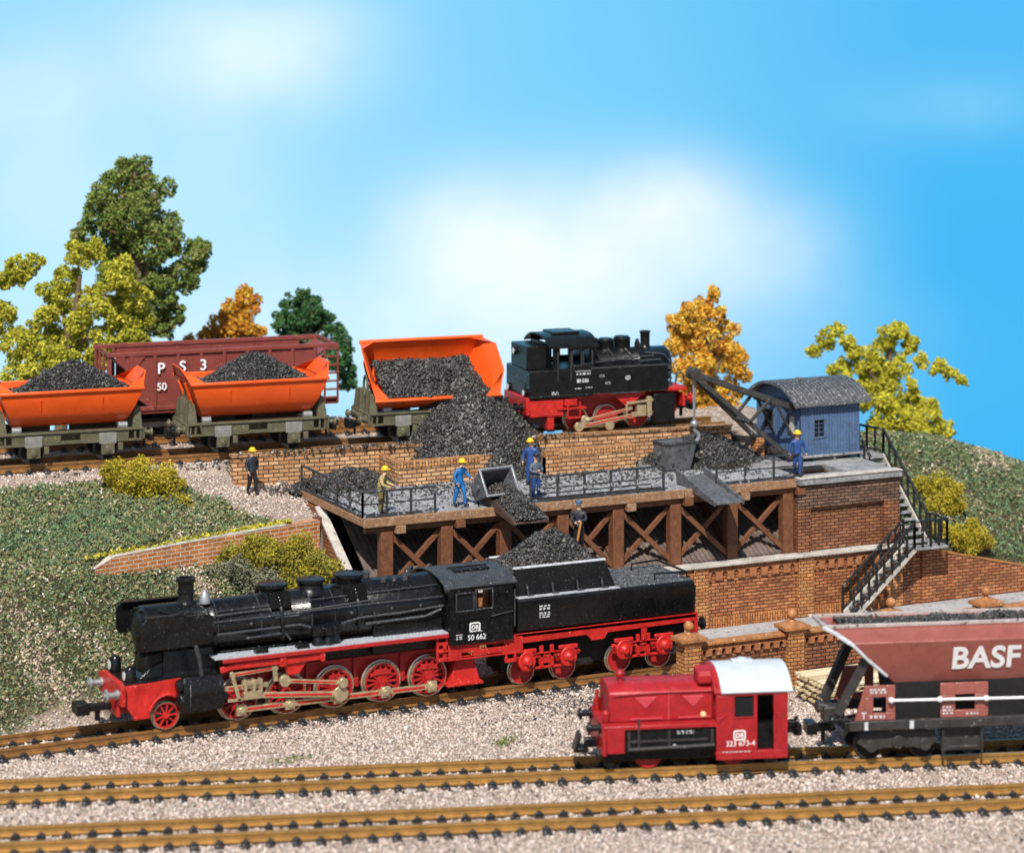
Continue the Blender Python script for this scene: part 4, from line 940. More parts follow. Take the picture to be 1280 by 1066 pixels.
def tender():
    t = thing('steam_tender', 'black tub tender heaped with coal behind the large locomotive', 'tender', (0, -.12, 0))
    b = MB(); pr = [(-1.5, 3.14), (-1.5, 2.35), (-1.38, 2.05), (-1.05, 1.84), (1.05, 1.84), (1.38, 2.05), (1.5, 2.35), (1.5, 3.14), (1.44, 3.2), (-1.44, 3.2)]
    b.prism(pr, 15.06, 22.25, 'x'); bb = b.build('tank', M['black'], t, bevel=.03)
    MB().box(19.05, 22.2, -1.42, 1.42, 3.202, 3.225).build('tank_top', M['tanktop'], t)
    lg = MB(); lg.box(15.1, 19.2, -1.44, -1.12, 3.202, 3.23); lg.box(15.1, 19.2, 1.12, 1.44, 3.202, 3.23); lg.build('side_ledge', M['walkway'], t)
    k = MB()
    for s in (-1, 1): k.hexa([(15.12, s*1.14 - .04, 3.2), (19.15, s*1.14 - .04, 3.2), (19.15, s*1.14 + .04, 3.2), (15.12, s*1.14 + .04, 3.2), (15.12, s*1.0 - .04, 4.18), (18.78, s*1.0 - .04, 4.18), (18.78, s*1.0 + .04, 4.18), (15.12, s*1.0 + .04, 4.18)])
    k.hexa([(19.07,-1.1,3.2),(19.15,-1.1,3.2),(19.15,1.1,3.2),(19.07,1.1,3.2),(18.7,-1.0,4.18),(18.78,-1.0,4.18),(18.78,1.0,4.18),(18.7,1.0,4.18)]); k.box(15.1, 15.18, -1.1, 1.1, 3.2, 3.7)
    k.build('coal_bunker', M['black'], t, bevel=.015)
    r_ = MB()
    for s in (-1, 1): r_.box(15.1, 18.8, s*1.0 - .07, s*1.0 + .07, 4.17, 4.24)
    r_.build('bunker_rim', M['rim'], t, bevel=.02)
    p = MB()
    for x in (15.6, 16.6, 17.6, 18.6): p.bar((x, -1.25, 3.22), (x - .04, -1.2, 3.62), .05, .05); p.box(x - .05, x + .2, -1.3, -1.22, 3.22, 3.28)
    p.build('step_iron', M['black_dusty_glint'], t)
    h = MB(); h.tube([(20.9, -.9, 3.23), (20.9, -.9, 3.46), (22.1, -1.1, 3.46), (22.15, -1.1, 3.23)], .04, 6); h.tube([(22.1, -1.1, 3.46), (22.1, 1.1, 3.46)], .04, 6); h.tube([(20.9, .9, 3.23), (20.9, .9, 3.46), (22.1, 1.1, 3.46)], .04, 6); h.tube([(22.32, -1.3, 2.0), (22.34, -1.35, 3.0)], .035, 6); h.build('handrail', M['black'], t)
    f = MB()
    for s in (-1, 1):
        y0, y1 = sorted((s*1.22, s*1.32)); f.prism([(14.6, 1.36), (14.9, 1.36), (15.0, 1.58), (17.9, 1.62), (18.1, 1.40), (18.6, 1.40), (18.75, 1.62), (22.4, 1.66), (22.42, 2.0), (19.2, 1.98), (18.0, 1.94), (14.6, 1.94)], y0, y1, 'y')
        f.box(14.6, 22.4, y0, y1, 1.80, 1.93); f.box(20.15, 20.35, y0, y1, 1.2, 1.7)
    f.box(22.35, 22.5, -1.3, 1.3, 1.2, 1.98); f.box(14.6, 22.4, -.5, .5, 1.4, 1.8); f.build('frame', M['red'], t, bevel=.015)
    for s in (-1, 1): buffer(t, 22.5, s * .92, 1.45, 1.0, M['black_clean'])
    lad = MB(); lad.panel(14.62, 15.05, .98, 1.94, [(14.7, 14.97, 1.1, 1.3), (14.7, 14.97, 1.45, 1.65)], -1.38, -1.26, 'y'); lad.build('front_steps', M['red'], t, bevel=.01)
    MB().box(14.8, 22.3, -.62, .62, .45, 1.4).build('dark_center_block', M['dark'], t)  # added dark block that closes off and darkens the view under the tender
    for cx in (16.34, 20.26):
        bg_ = MB(); bg_.box(cx - .3, cx + .3, -1.2, 1.2, .75, 1.0); ax = (cx - .83, cx + .83)
        for s in (-1, 1):
            y = s * 1.18; y0, y1 = sorted((y - .05, y + .05))
            bg_.box(cx - 1.3, cx + 1.3, y0, y1, .98, 1.14); bg_.box(cx - .8, cx + .8, y0, y1, .58, .66); bg_.box(cx - .28, cx - .14, y0, y1, .6, 1.4); bg_.box(cx + .14, cx + .28, y0, y1, .6, 1.4)
            bg_.tube([(cx - 1.35, y - s*-.06, 1.06), (cx - .4, y - s*-.09, 1.16), (cx + .4, y - s*-.09, 1.16), (cx + 1.35, y - s*-.06, 1.06)], .03, 6)
        bg = bg_.build('bogie', M['red'], t, bevel=.02)
        for x in ax:
            for s in (-1, 1):
                a = MB(); y = s * 1.24
                prof = [(.34 * math.cos(q) * (1 if math.cos(q) > 0 else 1), .40 * math.sin(q)) for q in [2 * PI * k_ / 14 for k_ in range(14)]]
                a.prism([(x + px_, .92 + pz_ * .92) for px_, pz_ in prof], y - .10, y + .10, 'y'); a.ball((x, y + s * .04, .92), .215, 14, 10); a.lathe([(.13, -.27), (.13, .27)], (x, y, .92), 'y', 10); a.box(x - .38, x + .38, y - .07, y + .07, 1.2, 1.34); a.box(x - .12, x + .12, y - .16, y + .16, .6, .78)
                a.build('axlebox', M['red'], bg, bevel=.03)
        wheels(bg, ax, .80, .5, 10, M['tyre'], M['redwheel'], solid=True)
    ds = MB(); dashes(ds, 15.9, -1.508, 2.86, 1, .42, .05); dashes(ds, 15.9, -1.508, 2.75, 1, .42, .07); dashes(ds, 15.9, -1.508, 2.62, 3, .42, .045, .075); ds.build('stencil_marks', M['wgrey'], t)
tender()

def tank_loco():
    t = thing('tank_locomotive', 'small black tank locomotive with red frame on the raised track', 'locomotive', (UO[0], UO[1], 6.4), UA)
    f = MB()
    for s in (-1, 1): f.box(20.4, 27.3, s*.6 - .04, s*.6 + .04, .55, 1.6)
    f.build('frame', M['redwheel'], t)
    b = MB(); b.box(20.25, 20.42, -1.35, 1.35, .85, 1.55); b.box(20.42, 21.9, -1.34, -1.2, .75, 1.45); b.box(20.42, 21.9, 1.2, 1.34, .75, 1.45); b.box(21.95, 22.5, -1.36, -1.2, 1.15, 1.42); b.box(27.3, 27.42, -1.3, 1.3, .85, 1.4); b.box(21.2, 21.5, -1.3, 1.3, .2, .8); b.box(22.2, 25.6, -1.28, -1.2, 1.42, 1.62); b.box(22.2, 25.6, 1.2, 1.28, 1.42, 1.62); b.box(26.5, 27.5, -1.3, 1.3, 1.52, 1.66)
    b.prism([(24.2, 1.45), (25.5, 1.45), (25.0, 1.0), (24.7, 1.0)], -1.26, -1.18, 'y'); b.build('buffer_beam', M['red'], t, bevel=.02)
    st = MB(); st.box(22.05, 22.65, -1.4, -1.15, .62, .68); st.box(22.05, 22.1, -1.4, -1.3, .62, 1.3); st.box(22.6, 22.65, -1.4, -1.3, .62, 1.3); st.box(21.6, 22.9, -1.42, -1.1, 1.02, 1.08); st.build('cab_steps', M['red'], t)
    for s in (-1, 1):
        buffer(t, 27.42, s * .9, 1.12, 1.0, M['red'] if s < 0 else M['black_clean']); buffer(t, 20.25, s * .9, 1.12, -1.0, M['black_clean'])
    coupler(t, 27.42, .68, 1.0)
    bd = MB(); bd.box(20.38, 26.58, -1.42, 1.42, 1.62, 2.66); bd.box(20.38, 23.2, -1.42, 1.42, 1.5, 1.63); bb = bd.build('side_tank', M['black_clean'], t, bevel=.03)
    rim = MB(); rim.box(23.1, 26.6, -1.43, -1.38, 2.64, 2.70); rim.box(24.0, 25.3, -1.44, -1.42, 1.56, 1.60); rim.box(20.38, 26.5, -1.425, -1.40, 1.60, 1.62); rim.build('tank_rim', M['black_dusty_glint'], bb)
    bk = MB(); bk.box(20.42, 21.3, -.95, .95, 2.66, 3.62); bk.build('coal_bunker', M['black_clean'], t, bevel=.03)
    cb = MB()
    for s in (-1, 1): cb.panel(21.5, 23.25, 2.66, 3.68, [(21.68, 22.12, 2.72, 3.56), (22.28, 22.66, 2.82, 3.46), (22.78, 23.14, 2.88, 3.46)], s*1.36 - .04, s*1.36 + .04)
    cb.panel(-1.36, 1.36, 2.66, 3.68, [(.98, 1.25, 2.9, 3.5), (-1.25, -.98, 2.9, 3.5)], 23.2, 23.28, 'x'); cb.panel(-1.36, 1.36, 2.66, 3.68, [(-1.25, -.98, 2.9, 3.5)], 21.45, 21.52, 'x')
    cc = cb.build('cab', M['black_clean'], t, bevel=.01)
    wf = MB()
    for h_ in ((22.28, 22.66, 2.82, 3.46), (22.78, 23.14, 2.88, 3.46)): wf.frame(*h_, .035, -1.42, -1.39)
    wf.tube([(22.2, -1.44, 2.2), (22.2, -1.44, 3.4)], .025, 5); wf.tube([(21.62, -1.44, 2.2), (21.62, -1.44, 3.4)], .025, 5); wf.build('window_frame', M['black_dusty_glint'], cc)
    ro = MB(); arc = [(1.52 * (k / 7 - 1), 3.64 + .42 * (1 - abs(k / 7 - 1) ** 2.6)) for k in range(15)]
    ro.prism(arc + [(y, z - .06) for y, z in arc[::-1]], 21.2, 23.42, 'x')
    ro.box(21.2, 23.42, -1.54, -1.48, 3.56, 3.66); rf = ro.build('cab_roof', M['black_clean'], t, smooth=25)
    MB().box(21.7, 22.9, -.6, .6, 4.02, 4.12).build('roof_vent', M['black_clean'], rf, bevel=.03)
    bo = MB(); bo.lathe([(.1, 27.22), (.45, 27.18), (.66, 27.08), (.72, 27.0), (.74, 26.98), (.74, 25.7), (.755, 25.68), (.755, 25.6), (.74, 25.58), (.76, 23.2)][::-1], (0, 0, 2.52), 'x', 30); bo.build('boiler', M['black_dusty_glint' if False else 'black_clean'], t, smooth=50)
    sd = MB(); sd.box(25.7, 26.9, -.7, .7, 1.55, 2.3); sd.box(23.2, 26.6, -.7, .7, 1.6, 2.3); sd.build('saddle', M['black_clean'], t)
    dm = MB()
    for x, r_, zt in ((23.72, .28, 3.74), (24.32, .34, 3.72), (25.06, .36, 3.78)): dm.lathe([(r_ + .1, 3.12), (r_, 3.25), (r_, zt - .16), (r_ + .02, zt - .12), (r_ * .8, zt - .02), (.1, zt)], (x, 0, 0), 'z', 20)
    dm.lathe([(.10, 3.2), (.13, 3.4), (.05, 3.62)], (25.72, -.1, 0), 'z', 10); dm.build('dome', M['black_clean'], t)
    ch = MB(); ch.lathe([(.34, 3.16), (.24, 3.26), (.2, 3.36), (.205, 3.8), (.235, 3.86), (.235, 3.92), (.16, 3.92), (.15, 3.6)], (26.12, 0, 0), 'z', 18); ch.build('chimney', M['black_clean'], t)
    pp = MB(); pp.tube([(23.3, -.78, 2.9), (24.9, -.80, 2.95), (26.2, -.78, 2.98)], .03, 6); pp.tube([(23.3, -.86, 2.78), (25.0, -.9, 2.78), (26.5, -.82, 2.80)], .045, 6); pp.bar((23.4, -1.0, 2.86), (25.4, -1.0, 2.98), .1, .06)
    pp.tube([(25.9, -.5, 3.08), (26.7, -.66, 3.0), (26.95, -.78, 2.7), (26.95, -.8, 1.7)], .035, 6); pp.tube([(24.3, -.3, 3.3), (24.35, -.7, 3.05), (24.4, -.8, 2.7)], .04, 6); pp.tube([(25.06, -.3, 3.3), (25.2, -.7, 3.0), (25.3, -.8, 2.7)], .04, 6)
    for k in range(4): pp.box(26.7, 26.95, -1.0, -.75, 1.75 + k * .22, 1.85 + k * .22)
    pp.tube([(27.4, -.3, 1.66), (27.45, -.3, 2.05), (27.6, -.3, 2.15), (27.75, -.3, 2.05), (27.78, -.3, 1.8)], .04, 6); pp.build('pipework', M['black_dusty_glint'], t)
    W = (22.63, 24.0, 25.38); wheels(t, W, .80, .52, 12, M['tyre'], M['redwheel'], solid=True)
    for s in (-1, 1):
        c = MB(); y0, y1 = sorted((s*.95, s*1.42)); c.prism([(y0, .25), (y1 - .08, .25), (y1, .4), (y1, 1.2), (y1 - .12, 1.45), (y0, 1.45)], 25.95, 26.9, 'x'); c.build('cylinder', M['black_clean'], t, bevel=.04)
        sl = MB()
        def rod(a, b, h, y): sl.bar((a[0], s*y, a[1]), (b[0], s*y, b[1]), .07, h)
        rod((22.63, .22), (24.0, .22), .15, 1.1); rod((22.63, .24), (25.6, .66), .16, 1.24); rod((22.9, .5), (25.0, .9), .12, 1.3); rod((25.0, .66), (26.1, .66), .10, 1.24); rod((24.75, 1.1), (26.0, 1.2), .10, 1.3)
        sl.box(25.2, 25.6, s*1.24 - .12, s*1.24 + .12, .55, 1.0); sl.box(24.7, 24.78, s*1.3 - .05, s*1.3 + .05, .5, 1.05); sl.box(25.65, 25.85, s*1.3 - .1, s*1.3 + .1, .55, 1.35)
        for x, z in ((22.63, .24), (24.0, .22), (22.9, .5)): sl.lathe([(.2, -.09), (.2, .09)], (x, s*1.2, z), 'y', 12)
        sl.build('valve_gear', M['silver'], t, bevel=.01)
        rd = MB()
        for a, b, y, h in (((22.9, .28), (25.0, .575), 1.24, .06), ((23.15, .548), (24.75, .852), 1.3, .05)): rd.bar((a[0], s*y, a[1]), (b[0], s*y, b[1]), .085, h)
        rd.build('rod_fluting', M['red'], t)
    for y, z in ((-.95, 1.72), (.95, 1.72), (.35, 3.3)):
        l = MB(); x0 = 20.36 if z < 3 else 20.40; l.lathe([(.16, x0 - .10), (.16, x0)], (0, y, z), 'x', 14); hl = l.build('headlight', M['black_clean'], t); d = MB(); d.lathe([(.125, x0 - .115), (.125, x0 - .09)], (0, y, z), 'x', 14); d.build('lens', M['lamp'], hl)
    dt = MB()
    for z in (2.35, 1.9): dt.box(20.365, 20.38, -.6, .6, z, z + .03)
    dt.box(20.34, 20.38, -.8, .6, 1.68, 2.1); dt.build('rear_panel', M['black_dusty_glint'], t)
    text('80 030', .22, (22.72, -1.428, 2.10), M['white'], t, off=0, name='number', sx=.85)
    ds = MB(); dashes(ds, 22.45, -1.428, 2.42, 1, .62, .07); ds.box(22.4, 23.1, -1.43, -1.42, 2.56, 2.58); dashes(ds, 22.38, -1.428, 1.84, 1, .28, .04); dashes(ds, 22.85, -1.428, 1.86, 1, .3, .04); dashes(ds, 21.35, -1.428, 1.72, 2, .3, .05, .07)
    ds.frame(23.5, 23.68, 2.30, 2.36, .012, -1.43, -1.42); ds.frame(23.75, 23.95, 2.0, 2.05, .012, -1.43, -1.42); ds.build('stencil_marks', M['wgrey'], t)
    emblem(t, 24.75, -1.43, 2.20, .22, .18, 'DB', M['wgrey'])
    ap = MB(); ap.box(21.1, 21.9, -1.2, -1.1, .02, .12); ap.build('coupling_tongue', paint('pale_blue_plastic', (.16, .45, .75), .4), t)
tank_loco()

def hull(poly_levels, name, mat, parent, bevel=.02):
    # levels: list of (z, x0, x1, y) rectangles lofted; open shell with thickness is left to the caller
    mb = MB(); o = 0
    for z, x0, x1, y in poly_levels: mb.v += [(x0, -y, z), (x1, -y, z), (x1, y, z), (x0, y, z)]
    for i in range(len(poly_levels) - 1):
        for k in range(4): mb.f.append([i*4+k, i*4+(k+1)%4, (i+1)*4+(k+1)%4, (i+1)*4+k])
    mb.f.append([3, 2, 1, 0]); n = (len(poly_levels) - 1) * 4; mb.f.append([n, n+1, n+2, n+3])
    return mb.build(name, mat, parent, bevel=bevel)

def skip_tub(parent, tilt=0.0):
    # open tub: outer and inner skins with a rim
    prof = [(1.52, 2.88), (1.50, 2.62), (1.30, 2.0), (1.0, 1.62), (.55, 1.42), (.0, 1.38)]
    sec = [(-y, z) for y, z in prof] + [(y, z) for y, z in prof[::-1][1:]]
    lens = {2.88: 2.78, 2.62: 2.72, 2.0: 2.46, 1.62: 2.28, 1.42: 2.16, 1.38: 2.14}
    def ring(sgn, inset): return [(sgn * (lens[z] - inset), y * (1 - inset / 1.6), z + (inset if z < 2 else 0)) for y, z in sec]
    mb = MB(); n = len(sec)
    for inset in (0, .09):
        o = len(mb.v); mb.v += ring(-1, inset) + ring(1, inset)
        for k in range(n - 1): mb.f.append([o+k, o+k+1, o+n+k+1, o+n+k])
        mb.f.append([o+k for k in range(n)][::-1]); mb.f.append([o+n+k for k in range(n)])
    mb2 = MB()
    # end faces flare up into raised end plates
    for s in (-1, 1):
        mb2.hexa([(s*2.74, -1.46, 2.86), (s*2.66, -1.40, 2.86), (s*2.66, 1.40, 2.86), (s*2.74, 1.46, 2.86), (s*3.08, -.72, 3.42), (s*3.0, -.70, 3.42), (s*3.0, .70, 3.42), (s*3.08, .72, 3.42)])
        for q in (-1, 1): mb2.add([(s*2.80, q*1.54, 2.84), (s*2.74, q*1.40, 2.90), (s*3.06, q*.70, 3.42), (s*2.2, q*1.5, 2.88), (s*2.80, q*1.50, 2.80), (s*3.02, q*.70, 3.36)], [[0,1,2],[0,2,5],[0,5,4],[1,0,3],[1,3,2]])
    rim = MB()
    for q in (-1, 1): rim.box(-2.84, 2.84, q*1.55 - .07, q*1.55 + .07, 2.80, 2.92)
    for s in (-1, 1): rim.box(s*2.76 - .05, s*2.76 + .05, -1.5, 1.5, 2.80, 2.89)
    # gusset ribs and trunnion on each end
    for s in (-1, 1):
        for y in (-.55, .55): mb2.bar((s*2.44, y*.7, 1.75), (s*2.82, y, 2.80), .12, .12)
        mb2.lathe([(.20, -.1), (.20, .1)], (s*2.52, 0, 2.05), 'x', 14)
    t = mb.build('tub', M['orange'], parent, bevel=.02, smooth=30); a = mb2.build('end_plate', M['orange'], t, bevel=.01); r_ = rim.build('rim', M['orange'], t, bevel=.03)
    sm = MB()
    for x in (-1.2, 1.2): sm.bar((x, -1.515, 2.6), (x, -1.36, 2.12), .03, .03)
    sm.build('seam', M['orange'], t)
    if tilt:
        mt = Matrix.Translation((0, -.12, 2.62)) @ Matrix.Rotation(tilt, 4, 'X') @ Matrix.Diagonal((.95, 1, 1, 1)) @ Matrix.Translation((0, 0, -2.55)); t.matrix_local = mt
    return t
def skip_frame(parent):
    m = MB()
    for s in (-1, 1):
        y0, y1 = sorted((s*1.12, s*1.22)); m.panel(-2.85, 2.85, .76, 1.24, [(-.38, .38, .9, 1.16), (2.28, 2.5, .84, 1.18), (-2.5, -2.28, .84, 1.18), (2.58, 2.78, .82, 1.18), (-2.78, -2.58, .82, 1.18)], y0, y1, 'y'); m.box(-2.85, 2.85, *sorted((s*1.06, s*1.28)), 1.20, 1.28)
        m.box(-.42, .42, *sorted((s*1.1, s*1.26)), .78, .84)
        for e in (-1, 1):
            m.hexa([(e*2.45, s*1.02 - .12, 1.2), (e*2.85, s*1.02 - .12, 1.2), (e*2.85, s*1.02 + .12, 1.2), (e*2.45, s*1.02 + .12, 1.2), (e*2.55, s*.95 - .08, 2.02), (e*2.78, s*.95 - .08, 2.02), (e*2.78, s*.95 + .08, 2.02), (e*2.55, s*.95 + .08, 2.02)])
            m.hexa([(e*2.45, s*.42 - .14, 1.2), (e*2.85, s*.42 - .14, 1.2), (e*2.85, s*.42 + .14, 1.2), (e*2.45, s*.42 + .14, 1.2), (e*2.55, s*.45 - .10, 2.1), (e*2.78, s*.45 - .10, 2.1), (e*2.78, s*.45 + .10, 2.1), (e*2.55, s*.45 + .10, 2.1)])
    for e in (-1, 1): m.box(*sorted((e*2.72, e*2.92)), -1.22, 1.22, .82, 1.24); m.box(*sorted((e*2.9, e*3.15)), -.5, .5, 1.04, 1.16)
    m.box(-2.7, 2.7, -.3, .3, .7, 1.1)
    f = m.build('frame', M['olive'], parent, bevel=.02)
    for e in (-1, 1):
        g = MB(); g.tube([(e*2.66, .26 * math.cos(a), 2.22 + .42 * math.sin(a)) for a in [2 * PI * k / 16 for k in range(17)]], .055, 6, cap=False); g.build('guide_ring', M['olive'], f)
        for s in (-1, 1): buffer(f, e*2.92, s*.85, 1.0, e*.85, M['olive'], .18)
        a = MB(); a.cyl((e*1.9, -1.0, 1.36), (e*2.25, -1.0, 1.36), .14, n=12); a.build('roller', M['steel'], f)
    for x in (-1.45, 1.45):
        for s in (-1, 1):
            g = MB(); y = s*1.2; g.box(x - .34, x + .34, *sorted((y + s*.03, y + s*.1)), .72, 1.14); g.build('axle_guard', M['oliveg'], f, bevel=.02)
            g = MB(); g.box(x - .26, x + .26, *sorted((y - s*.06, y + s*.12)), .30, .74); g.lathe([(.15, -.16), (.15, .16)], (x, y, .5), 'y', 14); g.lathe([(.08, -.19), (.08, .19)], (x, y, .5), 'y', 10); g.box(x + .42, x + .62, *sorted((y - s*.1, y)), .42, .72); g.build('axlebox', M['olive'], f, bevel=.02)
    wheels(f, (-1.45, 1.45), .78, .46, 8, M['hopperdark'], M['dark'], solid=True)
    for e in (-1, 1): coupler(f, e*2.92, .72, e*.6)
    return f
def skips():
    def place(label, x):
        return thing('skip_wagon', label, 'wagon', (UO[0] + x * math.cos(UA), UO[1] + x * math.sin(UA), 6.4), UA, 'orange skip wagons')
    a = place('upright orange skip wagon cut off by the left picture edge', 1.42); skip_frame(a); skip_tub(a)
    b = copy_tree(a); b.location = (UO[0] + 8.93 * math.cos(UA), UO[1] + 8.93 * math.sin(UA), 6.4); b['label'] = 'upright orange skip wagon in the middle of the skip train'
    c = place('orange skip wagon with its tub tipped forward, spilling coal into the bunker', 16.42); skip_frame(c); skip_tub(c, R(43))
skips()

def back_hopper():
    yo = 4.6; t = thing('hopper_wagon', 'brown open hopper wagon standing behind the skip wagons', 'wagon', (UO[0] + .0971 * yo, UO[1] + .9953 * yo, 6.4), UA)
    x0, x1 = 3.75, 13.5; m = MB()
    for s in (-1, 1):
        y0, y1 = sorted((s*1.34, s*1.42)); m.prism([(x0 + 1.7, 1.35), (x1 - 1.7, 1.35), (x1 - .9, 2.0), (x1 - .9, 3.5), (x0 + .95, 3.5), (x0 + .95, 1.9)], y0, y1, 'y')
        m.box(x0, x1, *sorted((s*1.3, s*1.5)), 3.44, 3.60); m.box(x0 + .9, x1 - .7, *sorted((s*1.34, s*1.46)), 1.18, 1.36)
        m.box(x0 + .5, x1, *sorted((s*1.25, s*1.4)), 1.05, 1.30)
        for k in range(9): x = x0 + 1.0 + k * (x1 - x0 - 2.0) / 8; m.box(x - .06, x + .06, *sorted((s*1.4, s*1.50)), 1.3, 3.5)
        for x in (x0 + .05, x0 + .75): m.box(x, x + .12, *sorted((s*1.3, s*1.44)), 1.1, 3.5)
        m.prism([(x0 + .9, 3.45), (x0 + 1.6, 3.45), (x0 + .95, 2.6)], *sorted((s*1.38, s*1.47)), 'y')
    for x in (x0 + .05, x1 - .12): m.box(x, x + .08, -1.4, 1.4, 3.44, 3.6)
    m.hexa([(x0+2.6,-1.36,1.4),(x0+2.7,-1.36,1.4),(x0+2.7,1.36,1.4),(x0+2.6,1.36,1.4),(x0+.1,-1.36,3.45),(x0+.2,-1.36,3.45),(x0+.2,1.36,3.45),(x0+.1,1.36,3.45)])
    m.hexa([(x1-2.7,-1.36,1.4),(x1-2.6,-1.36,1.4),(x1-2.6,1.36,1.4),(x1-2.7,1.36,1.4),(x1-.3,-1.36,3.45),(x1-.2,-1.36,3.45),(x1-.2,1.36,3.45),(x1-.3,1.36,3.45)])
    m.box(x0 + 2.5, x1 - 2.5, -1.36, 1.36, 1.3, 1.42)
    for y in (-1.3, -.45, .4, 1.25): m.box(x0 + .02, x0 + .12, y, y + .1, 1.1, 3.5)
    m.build('body', M['ps3'], t, bevel=.015)
    l = MB(); l.box(x1 - .62, x1 - .54, -1.52, -1.44, 1.1, 3.5); l.box(x1 - .06, x1 + .02, -1.52, -1.44, 1.1, 3.5)
    for k in range(7): l.box(x1 - .6, x1, -1.54, -1.47, 1.3 + k * .34, 1.38 + k * .34)
    l.build('ladder', M['ps3'], t, bevel=.01)
    u = MB(); u.box(x0 + .4, x1 - .3, -.5, .5, .8, 1.2); u.hexa([(6.5,-.8,.5),(10.6,-.8,.5),(10.6,.8,.5),(6.5,.8,.5),(6,-1.2,1.3),(11.2,-1.2,1.3),(11.2,1.2,1.3),(6,1.2,1.3)]); u.build('underframe', M['dark'], t)
    for cx in (5.3, 11.9):
        b = MB(); b.box(cx - .3, cx + .3, -1.0, 1.0, .5, .75); b.box(cx - 1.2, cx + 1.2, -1.1, -.95, .45, .8); b.box(cx - 1.2, cx + 1.2, .95, 1.1, .45, .8); bg = b.build('bogie', M['hopperdark'], t); wheels(bg, (cx - .8, cx + .8), .78, .46, 8, M['hopperdark'], M['dark'], solid=True)
    for s, x, z, h in (('P', 5.95, 2.70, .62), ('S', 6.85, 2.74, .62), ('3', 7.72, 2.76, .62)): text(s, h, (x, -1.53, z), M['white'], t, off=.012, name='letter')
    text('50', .42, (5.98, -1.53, 2.02), M['white'], t, off=.008, name='number')
back_hopper()

